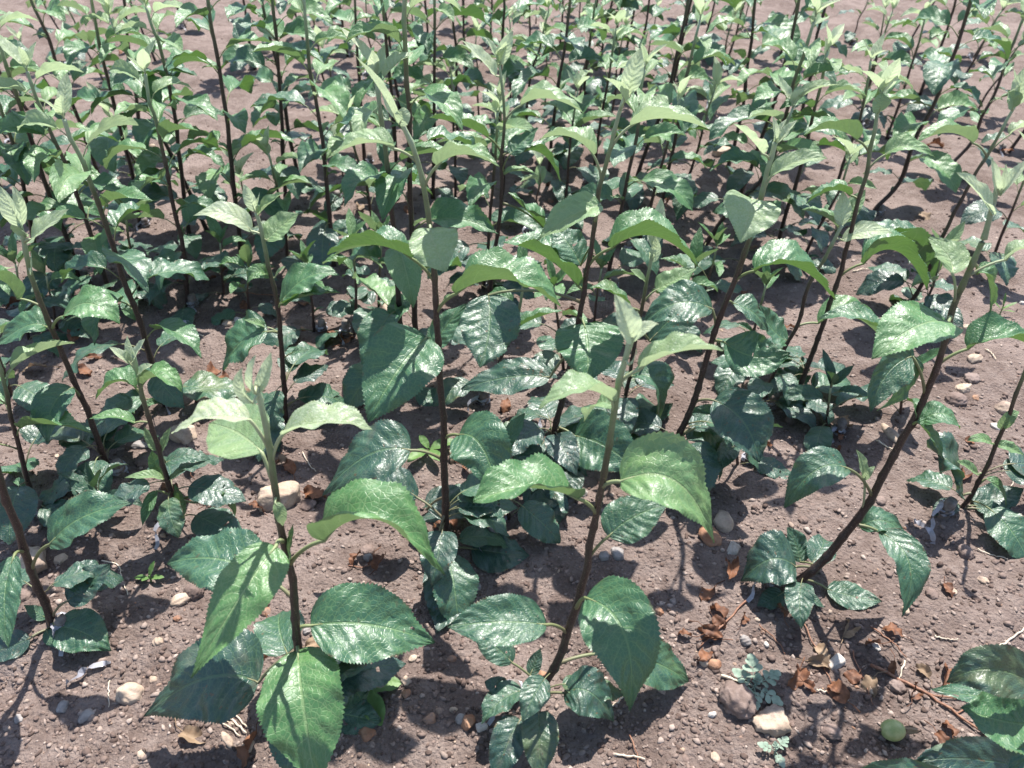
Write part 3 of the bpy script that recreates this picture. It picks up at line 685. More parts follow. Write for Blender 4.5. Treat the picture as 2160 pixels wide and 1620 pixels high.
A([(1840, 450), (1850, 437), (1897, 383), (1925, 300), (1967, 217), (1987, 167), (2007, 117), (2023, 67), (2040, 0)], 50, .8, .66)
A([(1990, 240), (2013, 197), (2053, 127), (2080, 73), (2110, 20)], 51, .8)
A([(1985, 380), (2007, 350), (2053, 300), (2073, 250), (2103, 200), (2133, 123), (2160, 67), (2185, 10)], 52, .8)
A([(1730, 465), (1743, 440), (1767, 383), (1790, 317), (1817, 250), (1830, 177), (1838, 130)], 53, .8)
A([(1935, 690), (1950, 650), (1970, 600), (1990, 540)], 54, 1.2, None, .8)
A([(1190, 780), (1180, 700), (1172, 630), (1168, 600)], 55, 1.3, None, .6)
A([(745, 700), (750, 620), (745, 560), (742, 520)], 56, 1.2, None, .7)
A([(470, 620), (468, 560), (466, 510)], 57, 1.3, None, .6)
A([(1480, 640), (1500, 570), (1512, 520)], 58, 1.2, None, .6)
A([(795, 690), (800, 600), (803, 540), (805, 500)], 59, 1.1, None, .7)
A([(20, 830), (0, 760), (-20, 690), (-40, 600)], 60, 1.1)
A([(70, 1078), (56, 1010), (40, 940), (12, 830), (-12, 740)], 61, 1.2)
A([(215, 1100), (212, 1060), (206, 1030)], 71, 1.8, None, .15)
A([(520, 660), (524, 600), (528, 560)], 72, 1.4, None, .6)
A([(120, 700), (112, 640), (100, 580)], 73, 1.3, None, .7)
A([(1250, 690), (1262, 620), (1270, 570)], 74, 1.3, None, .6)
A([(1900, 880), (1905, 830), (1910, 790)], 75, 1.3, None, .4)
A([(1560, 980), (1550, 930), (1545, 890)], 76, 1.6, None, .2)
A([(1745, 900), (1750, 850), (1755, 820)], 77, 1.6, None, .2)
A([(1000, 850), (1040, 790), (1070, 730), (1095, 660), (1105, 600)], 62, 1.0, None, .5)
A([(2090, 560), (2110, 500), (2140, 430), (2170, 350)], 63, 1)
A([(660, 690), (655, 610), (648, 560)], 64, 1.2, None, .55)
A([(1560, 770), (1590, 700), (1605, 640), (1615, 600)], 65, 1.1, None, .6)
A([(1400, 700), (1440, 610), (1465, 560)], 66, 1.2, None, .6)
A([(300, 640), (285, 570), (275, 500), (270, 440)], 67, 1.1, None, .7)
A([(60, 720), (45, 640), (30, 560)], 68, 1.2, None, .6)
A([(1075, 1085), (1065, 1030), (1050, 970)], 69, 1.4, None, .4)
# the back of the bed, cut by the top edge
_r = random.Random(5)
for i, (bx, by) in enumerate([(20, 300), (60, 240), (110, 190), (160, 130), (225, 180), (330, 130), (395, 60), (690, 190), (720, 260), (735, 120), (790, 160), (845, 230), (880, 170), (905, 90),
    (950, 230), (985, 150), (1010, 240), (1035, 90), (1075, 210), (1115, 140), (1150, 230), (1180, 90), (1215, 250), (1265, 140), (1290, 230), (1340, 190), (1370, 110), (1400, 260), (1420, 170), (1475, 110),
    (1490, 220), (1530, 130), (1560, 60), (1640, 120), (1790, 90), (1905, 110), (2060, 230), (2130, 310), (2050, 120), (1210, 330), (1060, 430), (960, 420), (730, 420), (640, 400), (1130, 480), (1190, 450), (545, 500), (440, 480),
    (330, 420), (120, 420), (30, 430), (860, 60), (1130, 50), (1300, 60), (1440, 40), (640, 90), (700, 50), (980, 50), (1220, 40), (1385, 470), (1440, 420), (1555, 560), (1690, 560), (800, 520)]):
    lean = (bx - 1000) * .00028 + _r.uniform(-.05, .05)
    g = on_ground(bx, by); hh = _r.uniform(.30, .58) if i % 2 else _r.uniform(.14, .30)
    pts = [to_px((g[0] + lean * hh * (q ** .8) + _r.uniform(-.006, .006), g[1], hh * q)) for q in (0, .25, .5, .75, 1)]
    A(pts, 100 + i, _r.uniform(.85, 1.15))

# ------------------------------------------------------------------ building the seedlings
def leaf_color(age, rng): return (max(0, min(1, age + rng.uniform(-.05, .05))), rng.random(), 0, 1)
def petiole_pts(A_, B_, out, n=6):
    A_, B_ = np.asarray(A_), np.asarray(B_); L = np.linalg.norm(B_ - A_)
    return bez(A_, (A_ + B_) / 2 + np.array((0, 0, .10 * L)) + .04 * L * np.asarray(out), B_, n)
# shared leaves for the spiral growers: origin on the stem, growing along +X
def template(kind, seed, far=False):
    rng = random.Random(1000 + seed)
    prm = dict(low=(.098, 8, -40, .60, 8, .10, .036), mid=(.115, 24, -46, .53, 32, .12, .036), up=(.096, 36, -26, .48, 44, .08, .026), tip=(.066, 74, 54, .40, 36, .05, .008))[kind]
    L, e0, e1, wr, fold, wave, pl = prm; L *= rng.uniform(.85, 1.15); e0 += rng.uniform(-12, 12); e1 += rng.uniform(-25, 22)
    n = 29 if far else 47; bend = rng.uniform(-.5, .5)
    pe = math.radians(e0 + 22); B = np.array((math.cos(pe) * pl, 0, math.sin(pe) * pl))
    ang = np.radians(np.linspace(e0, e1, n)); hd = np.linspace(0, bend, n); d = np.stack([np.cos(ang) * np.cos(hd), np.cos(ang) * np.sin(hd), np.sin(ang)], 1)
    mid = B + np.cumsum(d, 0) * (L / n)
    hint = (0.15, rng.uniform(-.35, .35), 1) if kind != 'tip' else (-1, 0, .5)
    V, F, U = blade(mid, hint, L * wr, fold + rng.uniform(-8, 10), rng.uniform(-15, 15), cols=3 if far else 4, seed=seed, wave=wave * rng.uniform(.7, 1.6), twist=rng.uniform(-35, 35), curl=rng.uniform(0, .06), shape=(rng.uniform(.45, .64), rng.uniform(.74, 1.08)), quilt=.35 if kind == 'tip' else .9)
    if kind == 'low' and seed % 7 == 3: F = holes(F, U, seed, 2)
    me = mesh_data('leaf', V, F, U, M_LEAF)
    P = petiole_pts((0, 0, 0), B, (1, 0, 0), 5); P = np.vstack([P, mid[2], mid[5]])
    pv, pf, pu = tube(P, np.array([.0016, .0012, .0011, .0011, .0011, .0009, .0004]), 4 if far else 5)
    return me, mesh_data('petiole', pv, pf, pu, M_PET)
TPL = {(k, f): [template(k, i + 20 * j + (7 if f else 0), f) for i in range(7)] for j, k in enumerate(('low', 'mid', 'up', 'tip')) for f in (False, True)}

def add_template_leaf(root, pos, az, kind, age, scale, rng, far, tilt=0.0):
    lm, pm = rng.choice(TPL[(kind, far)])
    o = obj('leaf', lm, root, leaf_color(age, rng)); o.location = pos
    o.rotation_euler = (rng.uniform(-.14, .14), tilt + rng.uniform(-.12, .12), az); o.scale = (scale, scale * rng.uniform(.9, 1.1), scale)
    p = obj('petiole', pm, o, o.color)
    return o

PLANTS = []
def make_stem(root, pts3, r0, r1, seg, per=5):
    cv = catmull(pts3, per); ds = np.r_[0, np.cumsum(np.linalg.norm(np.diff(cv, axis=0), axis=1))]; Ls = ds[-1]
    if seg >= 9: q = np.linspace(0, Ls, int(Ls / .004) + 2); cv = np.stack([np.interp(q, ds, cv[:, i]) for i in range(3)], 1); ds = q
    else: cv = cv.copy()
    rg = random.Random(int(Ls * 1e5)); rr = r0 + (r1 - r0) * (ds / Ls) ** .9; s_ = .03; sg = 1
    while s_ < Ls - .01:                                      # swollen nodes, a small kink at each
        b = np.exp(-((ds - s_) / .0045) ** 2); rr = rr * (1 + rg.uniform(.10, .26) * b); a_ = rg.uniform(0, 6.28)
        cv = cv + (np.exp(-(np.abs(ds - s_) / .022)) * rg.uniform(.0008, .0022) * np.clip(ds / .05, 0, 1))[:, None] * np.array((math.cos(a_), math.sin(a_), 0)); s_ += rg.uniform(.024, .046)
    rr[0] *= 1.25
    vv_ = 1 - np.clip((Ls - ds) / .40, 0, 1) ; uvv = np.clip((Ls - ds) / min(.44, max(.14, Ls * .8)), 0, 1)
    V, F, U = tube(cv, rr, seg, True, uvv)
    obj('stem', mesh_data('stem', V, F, U, M_STEM), root)
    return cv, ds, Ls
def spiral_leaves(root, cv, ds, Ls, rng, far, dens=1.0, s0=.0, s1=1.0, tipage=1.0, tips=True, size=1.0):
    s = s0 * Ls + .008; az = rng.uniform(0, 6.28)
    while s < s1 * Ls - .012:
        q = s / Ls; i = min(len(cv) - 1, int(np.searchsorted(ds, s))); fromtip = Ls - s
        kind = 'low' if s < .13 and fromtip > .08 else ('mid' if fromtip > .16 else 'up')
        age = min(tipage, .08 + .25 * rng.random() if kind == 'low' else (.30 + .38 * rng.random() if kind == 'mid' else .58 + .32 * (1 - fromtip / .16)))
        sc = (.72 + .6 * rng.random()) if kind == 'low' else (.85 + .3 * rng.random() if kind == 'mid' else .72 + .36 * min(1, fromtip / .16))
        sc *= size * (1 if Ls > .3 else .82)
        add_template_leaf(root, cv[i], az, kind, age, sc, rng, far)
        if rng.random() < .25 and kind != 'up': add_template_leaf(root, cv[i], az + .3, 'up', age + .2, .34, rng, far, -.3)
        az += 2.4 + rng.uniform(-.35, .35)
        s += ((.044 if far else .030) if s < .07 else (.034 if far else .038)) / max(dens, .95) * rng.uniform(.75, 1.3)
    if tips:
        for j in range(rng.choice((3, 4, 5))):
            add_template_leaf(root, cv[-1 - (j > 2)], az, 'tip', tipage - .06 * rng.random(), (1.15 - .16 * j) * rng.uniform(.7, 1.0), rng, far, -.05 * j + .2); az += 2.3
def twist_strip(pts, w, seed):
    rng = random.Random(seed); pts = np.asarray(pts, float); n = len(pts); T = norm(np.gradient(pts, axis=0)); V = []
    for i in range(n):
        a = rng.uniform(0, 3.1) * .4 + i * .55; side = norm(np.cross(T[i], np.array((math.sin(a), .3, math.cos(a))))); V += [pts[i] - side * w / 2, pts[i] + side * w / 2]
    F = [(2 * i, 2 * i + 1, 2 * i + 3, 2 * i + 2) for i in range(n - 1)]
    return np.array(V), F, np.zeros((len(V), 2))
def add_stub(root, off, seed, loose=True):
    rng = random.Random(seed); b = np.array(off, float); h = rng.uniform(.026, .036)
    P = np.array([b + (0, 0, -.012), b + (.001, 0, h * .35), b + (.002, -.001, h * .8), b + (.003, -.002, h)])
    V, F, U = tube(P, np.array([.0095, .009, .0088, .0072]), 10); V = V + np.random.RandomState(seed).uniform(-.0006, .0006, V.shape)
    obj('rootstock_stub', mesh_data('rootstock_stub', V, F, U, M_STUB), root)
    t = np.linspace(0, 1, 26); a = t * 15
    helix = np.stack([b[0] + .0106 * np.cos(a), b[1] + .0106 * np.sin(a), b[2] + .004 + t * .018], 1)
    if loose:
        e = helix[-1]; d = np.array((rng.uniform(-1, 1), -1, 0)); d /= np.linalg.norm(d)
        tail = np.array([e + d * .05 * q + np.array((.004 * math.sin(9 * q), 0, -.022 * q * q)) for q in np.linspace(.1, 1, 9)]); helix = np.vstack([helix, tail])
    V, F, U = twist_strip(helix, .006, seed)
    obj('grafting_tape', mesh_data('grafting_tape', V, F, U, M_TAPE), root)

for hi, h in enumerate(HERO):
    rng = random.Random(300 + hi); g = on_ground(*h['stem'][0]); y0 = g[1]
    P = np.array([on_plane(x, y, y0) for x, y in h['stem']]); P[0] = (g[0], y0, gzf(g[0], y0) - .012)
    root = bpy.data.objects.new('apple_seedling', None); link(root); org = np.array((g[0], y0, gzf(g[0], y0))); root.location = org
    root.empty_display_size = .02
    cv, ds, Ls = make_stem(root, P - org, h['r'][0] / 1000, h['r'][1] / 1000, 10, 6)
    spx = np.array([to_px(p + org) for p in cv])
    for li, (ay, bx, by, mx, my, tx, ty, dB, dT, wr, age, fold, hc) in enumerate(h['leaves']):
        i = int(np.argmin(np.abs(spx[:, 1] - ay))); At = cv[i]
        dB, dT = dB / 100, dT / 100
        if hc in (1, 5) and ty > by + 60:             # blades that come out towards the viewer slope down gently
            b0 = on_plane(bx, by, y0 + dB); tg = math.tan(math.radians(30 if hc == 5 else 44))
            for k_ in range(1, 90):
                q = on_plane(tx, ty, y0 + dB - k_ * .002)
                if (b0[2] - q[2]) <= tg * (b0[1] - q[1]): break
            dT = dB - k_ * .002
        B = on_plane(bx, by, y0 + dB) - org; M = on_plane(mx, my, y0 + dB * .48 + dT * .52 - (.004 if dB == dT else 0)) - org; T = on_plane(tx, ty, y0 + dT) - org
        for q in (B, M, T):                                   # keep blades above the soil
            zz = gzf(q[0] + org[0], q[1] + org[1]) + .006 - org[2]
            if q[2] < zz: q[2] = zz
        L = np.linalg.norm(M - B) + np.linalg.norm(T - M); n = 73 if L > .05 else 35
        mid = bez(B, M, T, n)
        if age > .88: fold *= .75; wr *= 1.05
        if hc == 0 and age < .7: fold *= .55
        wr *= 1.22 if hc == 2 else (1.04 if hc in (0, 3, 4) else .95)
        V, F, U = blade(mid, HINTS[hc], L * wr, fold, rng.uniform(-6, 6), cols=7 if L > .05 else 4, seed=hi * 50 + li, wave=rng.uniform(.05, .12), curl=rng.uniform(0, .05), twist=rng.uniform(-16, 16), bite=(li % 5 if age < .3 and L > .06 and li % 3 == 0 else 0),
                        shape=(rng.uniform(.48, .62), rng.uniform(.78, 1.0)) if age < .8 else (.62, .9), quilt=1.0 if age < .8 else .4)
        if age < .45 and rng.random() < .2: F = holes(F, U, li + hi * 31, rng.choice((1, 2, 3)))
        col = leaf_color(age, rng); lo = obj('leaf', mesh_data('leaf', V, F, U, M_LEAF), root, col)
        pp = np.vstack([petiole_pts(At, B, (0, 0, 0), 8), mid[3], mid[8]]); rp = min(.0021, .0009 + L * .010)
        V, F, U = tube(pp, rp * np.array([1.5, 1.15, 1, 1, .95, .95, .95, .9, .6, .25]), 7)
        obj('petiole', mesh_data('petiole', V, F, U, M_PET), lo, col)
    for j in range(h['low'] + 2):
        s = rng.uniform(.01, .10) * 1.0; i = int(np.searchsorted(ds, s)); add_template_leaf(root, cv[min(i, len(cv) - 1)], rng.uniform(0, 6.28), 'low', rng.uniform(.02, .3), rng.uniform(.6, 1.1), rng, False)
    for j in range(h['top']): add_template_leaf(root, cv[-1], rng.uniform(0, 6.28), 'tip', .98, rng.uniform(.6, 1), rng, False)
    if h.get('stub'):
        sg = on_ground(*h['stub'][:2]); add_stub(root, (sg[0] - org[0], sg[1] - org[1], gzf(sg[0], sg[1]) - org[2]), 40 + hi)
    elif h['key'] not in ('p63',): add_stub(root, (rng.choice((-.018, .018)), rng.uniform(-.008, .012), -.004), 40 + hi, rng.random() < .6)
    tag(root, h['label'], 'seedling', 'apple seedlings in the nursery bed')
    PLANTS.append((root, h['stem'][0], h['stem'][-1]))

def rad(s): return s
for (stem, seed, dens, hgt, tipage) in AUTO:
    rng = random.Random(seed); g = on_ground(*stem[0]); y0 = g[1]; org = np.array((g[0], y0, gzf(g[0], y0)))
    P = np.array([on_plane(x, y, y0) for x, y in stem]) - org; P[0] = (0, 0, -.012)
    if hgt and P[-1][2] < hgt:
        d = P[-1] - P[-2]; d /= np.linalg.norm(d); P = np.vstack([P, P[-1] + d * (hgt - P[-1][2]) * .5 + (rng.uniform(-.008, .008), 0, 0), P[-1] + d * (hgt - P[-1][2])])
    # gentle lean in depth so stems are not all in one plane
    ly = rng.uniform(-.06, .06); P[:, 1] += ly * P[:, 2]
    far = y0 > 1.5; root = bpy.data.objects.new('apple_seedling', None); link(root); root.location = org; root.empty_display_size = .02
    hgt_ = P[-1][2]; r0 = .0022 + .0036 * min(1, hgt_ / .55)
    cv, ds, Ls = make_stem(root, P, r0, r0 * .55, 6 if far else 9, 4)
    spiral_leaves(root, cv, ds, Ls, rng, far, dens, 0, 1, tipage)
    if rng.random() < .6: add_stub(root, (rng.choice((-.017, .017)), rng.uniform(-.01, .01), -.004), seed, rng.random() < .5)
    tag(root, None, 'seedling', 'apple seedlings in the nursery bed')
    root['_h'] = float(hgt_); root['_lean'] = float(P[-1][0] / max(.05, hgt_)); PLANTS.append((root, stem[0], stem[-1]))

# ------------------------------------------------------------------ crumbs and gravel lying on the soil
rs = np.random.RandomState(9)
def strew(n, smin, smax, seed, pw=2.2):
    r = np.random.RandomState(seed); px = r.uniform(-420, 2580, n * 2); py = r.uniform(-60, 1900, n * 2); out = []
    for x, y in zip(px, py):
        g = on_ground(x, y); d = np.linalg.norm(g - CP); sz = smin + (smax - smin) * r.rand() ** (pw * 2)
        if sz > .0011 * d: out.append((g[0], g[1], sz))
    return np.array(out[:n])
CR = [(0, (.085, .059, .050)), (.3, (.150, .109, .094)), (.7, (.21, .159, .139)), (.92, (.28, .222, .193)), (1, (.36, .295, .26))]
GR = [(0, (.18, .12, .10)), (.3, (.30, .215, .165)), (.5, (.24, .20, .18)), (.7, (.38, .285, .215)), (.82, (.30, .16, .10)), (.94, (.34, .29, .26)), (1, (.48, .41, .35))]
scatter_mesh('soil_crumbs', strew(130000, .0006, .0046, 1, 6.0), crumb_material('soil_crumb', CR), (ICO_V, ICO_F), .38, 3, 'loose crumbs of brown soil covering the bed')
scatter_mesh('fine_gravel', strew(650, .0013, .0046, 2, 2.6), crumb_material('gravel', GR, .8), ICO1, .22, 4, 'fine buff and grey gravel strewn over the soil')

# ------------------------------------------------------------------ stones, fallen leaves, stalks, weeds, the fallen fruitlet
ITEMS = []          # (object, noun phrase, category, group, pixel) labelled further down
LAND = [(h['lm'], h['stem'][0]) for h in HERO] + [('the fallen green fruitlet', (1882, 1542)), ('the feathery silvery weed', (1590, 1425)), ('the square buff stone', (1630, 1522)), ('the broad-leaved weed', (765, 1445))]
def ground_at(px, py): g = on_ground(px, py); return np.array((g[0], g[1], gzf(g[0], g[1])))
def px_size(px, py, w): g = on_ground(px, py); return w * ((g - CP) @ FWD) / FPX
def stone_mesh(sx, sy, sz, seed, blocky, clod=False):
    r = np.random.RandomState(seed); V, F = ICO3; V = V.copy()
    if blocky:                                                # push the ball towards a box
        V = V / (np.abs(V) ** 5).sum(1, keepdims=True) ** (1 / 5) * .86
    if clod:
        for fr in (3, 6, 11, 18):
            V = V * (1 + .16 / fr ** .6 * np.sin(V @ r.normal(size=3) * fr + r.uniform(0, 6)) * np.sin(V @ r.normal(size=3) * fr + r.uniform(0, 6)))[:, None]
        V = V * (1 + r.normal(0, .035, len(V)))[:, None]; return V * np.array((sx, sy, sz)), F
    for _ in range(9 if blocky else 5):                       # flat chipped faces
        nrm = r.normal(size=3); nrm /= np.linalg.norm(nrm); lim = r.uniform(.68, .9) if blocky else r.uniform(.78, .94)
        d = V @ nrm; V = V - np.clip(d - lim, 0, None)[:, None] * nrm * .92
    f = r.uniform(0, 9, 3); V = V * (1 + .05 * np.sin(V @ r.normal(size=3) * 4 + f[0]) + .035 * np.sin(V @ r.normal(size=3) * 9 + f[1]) + .018 * np.sin(V @ r.normal(size=3) * 19 + f[2]))[:, None]
    V = V * (1 + r.normal(0, .006, len(V)))[:, None]
    return V * np.array((sx, sy, sz)), F
def stone(px, py, w, mat, phrase, asp=(1, .85, .62), blocky=False, rz=None, seed=None, label=None):
    seed = seed or int(px * 7 + py * 3); r = random.Random(seed); s = px_size(px, py, w) / 2; g = ground_at(px, py)
    V, F = stone_mesh(s * asp[0], s * asp[1], s * asp[2], seed, blocky, mat is M_CLOD)
    o = obj('soil_clod' if mat is M_CLOD else ('stone' if w > 26 else 'pebble'), mesh_data('stone', V, F, None, mat)); o.location = g + np.array((0, 0, s * asp[2] * (.10 if mat is not M_CLOD else .25))); o.rotation_euler = (r.uniform(-.2, .2), r.uniform(-.2, .2), r.uniform(0, 6.28) if rz is None else rz)
    if label: tag(o, label, 'stone', 'stones on the soil')
    else: ITEMS.append((o, phrase, 'clod' if mat is M_CLOD else ('stone' if w > 26 else 'pebble'), 'stones on the soil', (px, py)))
    return o
stone(1630, 1518, 84, M_BUFF, '', (1, .85, .72), True, .3, label='square buff stone on bare soil just below the feathery silvery weed')
for (x, y, w, m, ph, asp, bl) in [
    (592, 1062, 96, M_BUFF, 'large buff stone', (1, .8, .75), True), (395, 932, 62, M_BUFF, 'blocky buff stone', (1, .8, .8), True), (448, 856, 60, M_BUFF, 'pointed buff stone', (.6, 1, .9), True),
    (274, 1464, 58, M_BUFF, 'knobbly buff stone', (.8, 1, .8), False), (182, 1508, 46, M_GREY, 'grey stone shard', (.6, 1, .5), True), (132, 1490, 30, M_GREY, 'small grey stone', (1, .8, .6), True),
    (1302, 1168, 36, M_GREY, 'brown-grey stone', (1, .9, .8), True), (1274, 1174, 22, M_GREY, 'grey rounded pebble', (1, 1, .9), False), (1524, 1106, 52, M_BUFF, 'smooth buff stone', (1, .8, .7), False),
    (1497, 1137, 56, M_RUST, 'brown half-buried stone', (1, .8, .5), False), (1546, 1162, 44, M_WHITE, 'chalky white stone', (1, .6, .5), True), (2134, 1138, 66, M_GREY, 'rough grey rock', (1, .9, .8), True),
    (1558, 1472, 84, M_CLOD, 'dark crumbly soil clod', (1, .8, .75), False), (1508, 1396, 32, M_RUST, 'rusty rounded stone', (1, .8, .7), False), (1486, 1392, 24, M_BUFF, 'buff pebble', (1, .8, .7), False),
    (988, 1514, 36, M_RUST, 'rust-coloured stone', (.8, 1, .8), True), (906, 1510, 30, M_RUST, 'rust-brown stone', (1, .8, .8), True), (970, 1506, 24, M_GREY, 'grey pebble', (1, .9, .7), False), (1016, 1524, 28, M_WHITE, 'white pebble', (.7, 1, .7), True),
    (955, 1484, 18, M_BUFF, 'buff pebble', (1, .8, .7), False), (74, 1198, 92, M_BUFF, 'big buff stone', (.8, .9, .9), True), (130, 1186, 34, M_BUFF, 'buff stone', (1, .8, .6), True), (382, 1268, 44, M_BUFF, 'flat buff stone', (1, .7, .5), False),
    (376, 1308, 20, M_RUST, 'rusty pebble', (1, .8, .7), True), (478, 1558, 44, M_BUFF, 'long buff stone', (.42, 1, .45), False), (520, 1576, 36, M_BUFF, 'buff stone', (1, .8, .7), True), (776, 1174, 20, M_GREY, 'grey pebble', (1, 1, .9), False),
    (1006, 1226, 20, M_GREY, 'round grey pebble', (1, .9, .8), False), (1755, 1540, 44, M_CLOD, 'pale crumbly soil clod', (1, .8, .5), False), (1765, 1394, 48, M_WHITE, 'chalky pale stone', (1, .6, .4), True), (1573, 1349, 26, M_GREY, 'grey pebble', (.8, 1, .8), False),
    (2030, 826, 40, M_BUFF, 'buff stone', (1, .7, .6), True), (2116, 866, 38, M_BUFF, 'rounded buff stone', (1, .9, .8), False), (2100, 902, 24, M_WHITE, 'pale pebble', (1, .8, .7), False), (1880, 918, 76, M_BUFF, 'long pinkish stone', (1, .3, .3), False),
    (1520, 320, 40, M_BUFF, 'buff stone', (1, .8, .6), True), (1500, 238, 34, M_BUFF, 'buff stone', (1, .8, .6), True), (826, 640, 64, M_BUFF, 'pale flat stone', (1, .7, .5), False), (480, 682, 26, M_BUFF, 'buff pebble', (1, .8, .8), False), (502, 676, 22, M_WHITE, 'pale pebble', (1, .8, .8), False),
    (416, 800, 18, M_WHITE, 'small white pebble', (1, .8, .8), False), (756, 800, 22, M_WHITE, 'pale pebble', (.8, 1, .8), False), (1390, 1290, 22, M_RUST, 'orange-brown pebble', (1, .8, .8), True), (1420, 1266, 18, M_GREY, 'grey pebble', (1, .8, .7), False),
    (1512, 1586, 26, M_BUFF, 'buff pebble', (1, .8, .5), False), (300, 950, 44, M_GREY, 'pale grey stone', (1, .5, .4), True), (772, 1538, 40, M_RUST, 'pinkish stone', (1, .9, .5), True), (856, 1436, 26, M_BUFF, 'buff pebble', (1, .8, .6), True), (858, 1462, 22, M_RUST, 'orange pebble', (1, .9, .7), True),
    (1230, 1036, 20, M_WHITE, 'round white pebble', (1, 1, .8), False), (2052, 762, 38, M_BUFF, 'buff stone', (1, .6, .5), True), (1845, 1448, 22, M_BUFF, 'buff pebble', (1, .8, .6), True), (2070, 1230, 24, M_BUFF, 'buff pebble', (1, .8, .6), False), (1908, 1292, 22, M_BUFF, 'buff pebble', (1, .7, .6), False),
    (1848, 1360, 28, M_WHITE, 'pale flat stone', (1, .5, .3), False), (870, 1380, 20, M_BUFF, 'buff pebble', (1, .8, .6), False), (952, 1380, 22, M_RUST, 'brown pebble', (.8, 1, .7), True), (335, 1358, 24, M_BUFF, 'rounded buff pebble', (1, .9, .8), False), (560, 1290, 24, M_RUST, 'brown pebble', (1, .9, .8), False),
    (648, 1330, 20, M_GREY, 'grey pebble', (1, .9, .8), False), (40, 1520, 26, M_GREY, 'grey stone', (1, .7, .5), True), (300, 1595, 26, M_BUFF, 'buff pebble', (1, .7, .5), False), (1880, 760, 34, M_RUST, 'brown stone', (1, .7, .5), True), (2040, 700, 40, M_BUFF, 'buff stone', (1, .7, .6), True),
    (1010, 690, 26, M_BUFF, 'buff pebble', (1, .8, .6), False), (1140, 660, 24, M_BUFF, 'buff pebble', (1, .8, .6), False), (1465, 330, 30, M_BUFF, 'buff stone', (1, .8, .5), False), (1560, 200, 26, M_BUFF, 'buff stone', (1, .8, .5), False), (480, 310, 30, M_BUFF, 'buff stone', (1, .8, .5), False), (560, 110, 26, M_BUFF, 'buff stone', (1, .8, .5), False)]:
    stone(x, y, w, m, ph, asp, bl)
_r = random.Random(77)
for i in range(26):
    x, y = _r.uniform(0, 2160), 180 + 1430 * _r.random() ** .8; m, c = _r.choice([(M_BUFF, 'buff'), (M_BUFF, 'buff'), (M_GREY, 'grey'), (M_RUST, 'rusty'), (M_WHITE, 'pale')])
    stone(x, y, _r.uniform(12, 24) * (.6 + .4 * y / 1600), m, 'small %s pebble' % c, (1, _r.uniform(.6, 1), _r.uniform(.5, .8)), _r.random() < .5)

for i in range(26):
    x, y = _r.uniform(0, 2160), _r.uniform(760, 1610); stone(x, y, _r.uniform(18, 46), M_CLOD, '%s soil clod' % _r.choice(('crumbly', 'lumpy', 'rough')), (1, _r.uniform(.7, 1), _r.uniform(.45, .7)))

def dead_template(seed):
    rng = random.Random(seed); n = 25; L = .045 * rng.uniform(.7, 1.25); e = np.radians(np.linspace(rng.uniform(10, 50), rng.uniform(-90, -20), n)); hd = np.linspace(0, rng.uniform(-1.3, 1.3), n)
    mid = np.cumsum(np.stack([np.cos(e) * np.cos(hd), np.cos(e) * np.sin(hd), np.sin(e)], 1), 0) * L / n
    V, F, U = blade(mid, (0, 0, 1), L * .6, rng.uniform(20, 65), rng.uniform(-40, 40), cols=4, seed=seed, wave=.28, twist=rng.uniform(-120, 120), curl=rng.uniform(-.15, .3))
    sx, sf, su = tube(np.array([mid[0] + (-.022, rng.uniform(-.01, .01), .002), mid[0] + (-.01, 0, .002), mid[0], mid[6]]), np.array([.0008, .0007, .0007, .0003]), 5)
    V = np.concatenate([V, sx]); F = F + [tuple(i + len(V) - len(sx) for i in f) for f in sf]; V[:, 2] -= np.percentile(V[:, 2], 12)
    return V, F
DEAD = [dead_template(500 + i) for i in range(10)]
DMESH = {(i, k): mesh_data('dead_leaf', V, F, None, m) for i, (V, F) in enumerate(DEAD) for k, m in enumerate((M_DEAD, M_DEADP))}
def dead(px, py, scale=1.0, pale=None):
    rng = random.Random(int(px * 13 + py)); k = (1 if rng.random() < .16 else 0) if pale is None else pale
    o = obj('dead_leaf', DMESH[(rng.randrange(10), k)]); o.location = ground_at(px, py) + np.array((0, 0, .001)); sc = scale * rng.uniform(.75, 1.15); o.scale = (sc, sc, sc); o.rotation_euler = (rng.uniform(-.4, .4), rng.uniform(-.4, .4), rng.uniform(0, 6.28))
    ITEMS.append((o, '%s %s dead leaf' % (rng.choice(('curled', 'crumpled', 'twisted')), 'pale tan' if k else 'rust-brown'), 'dead leaf', 'dead leaves on the soil', (px, py)))
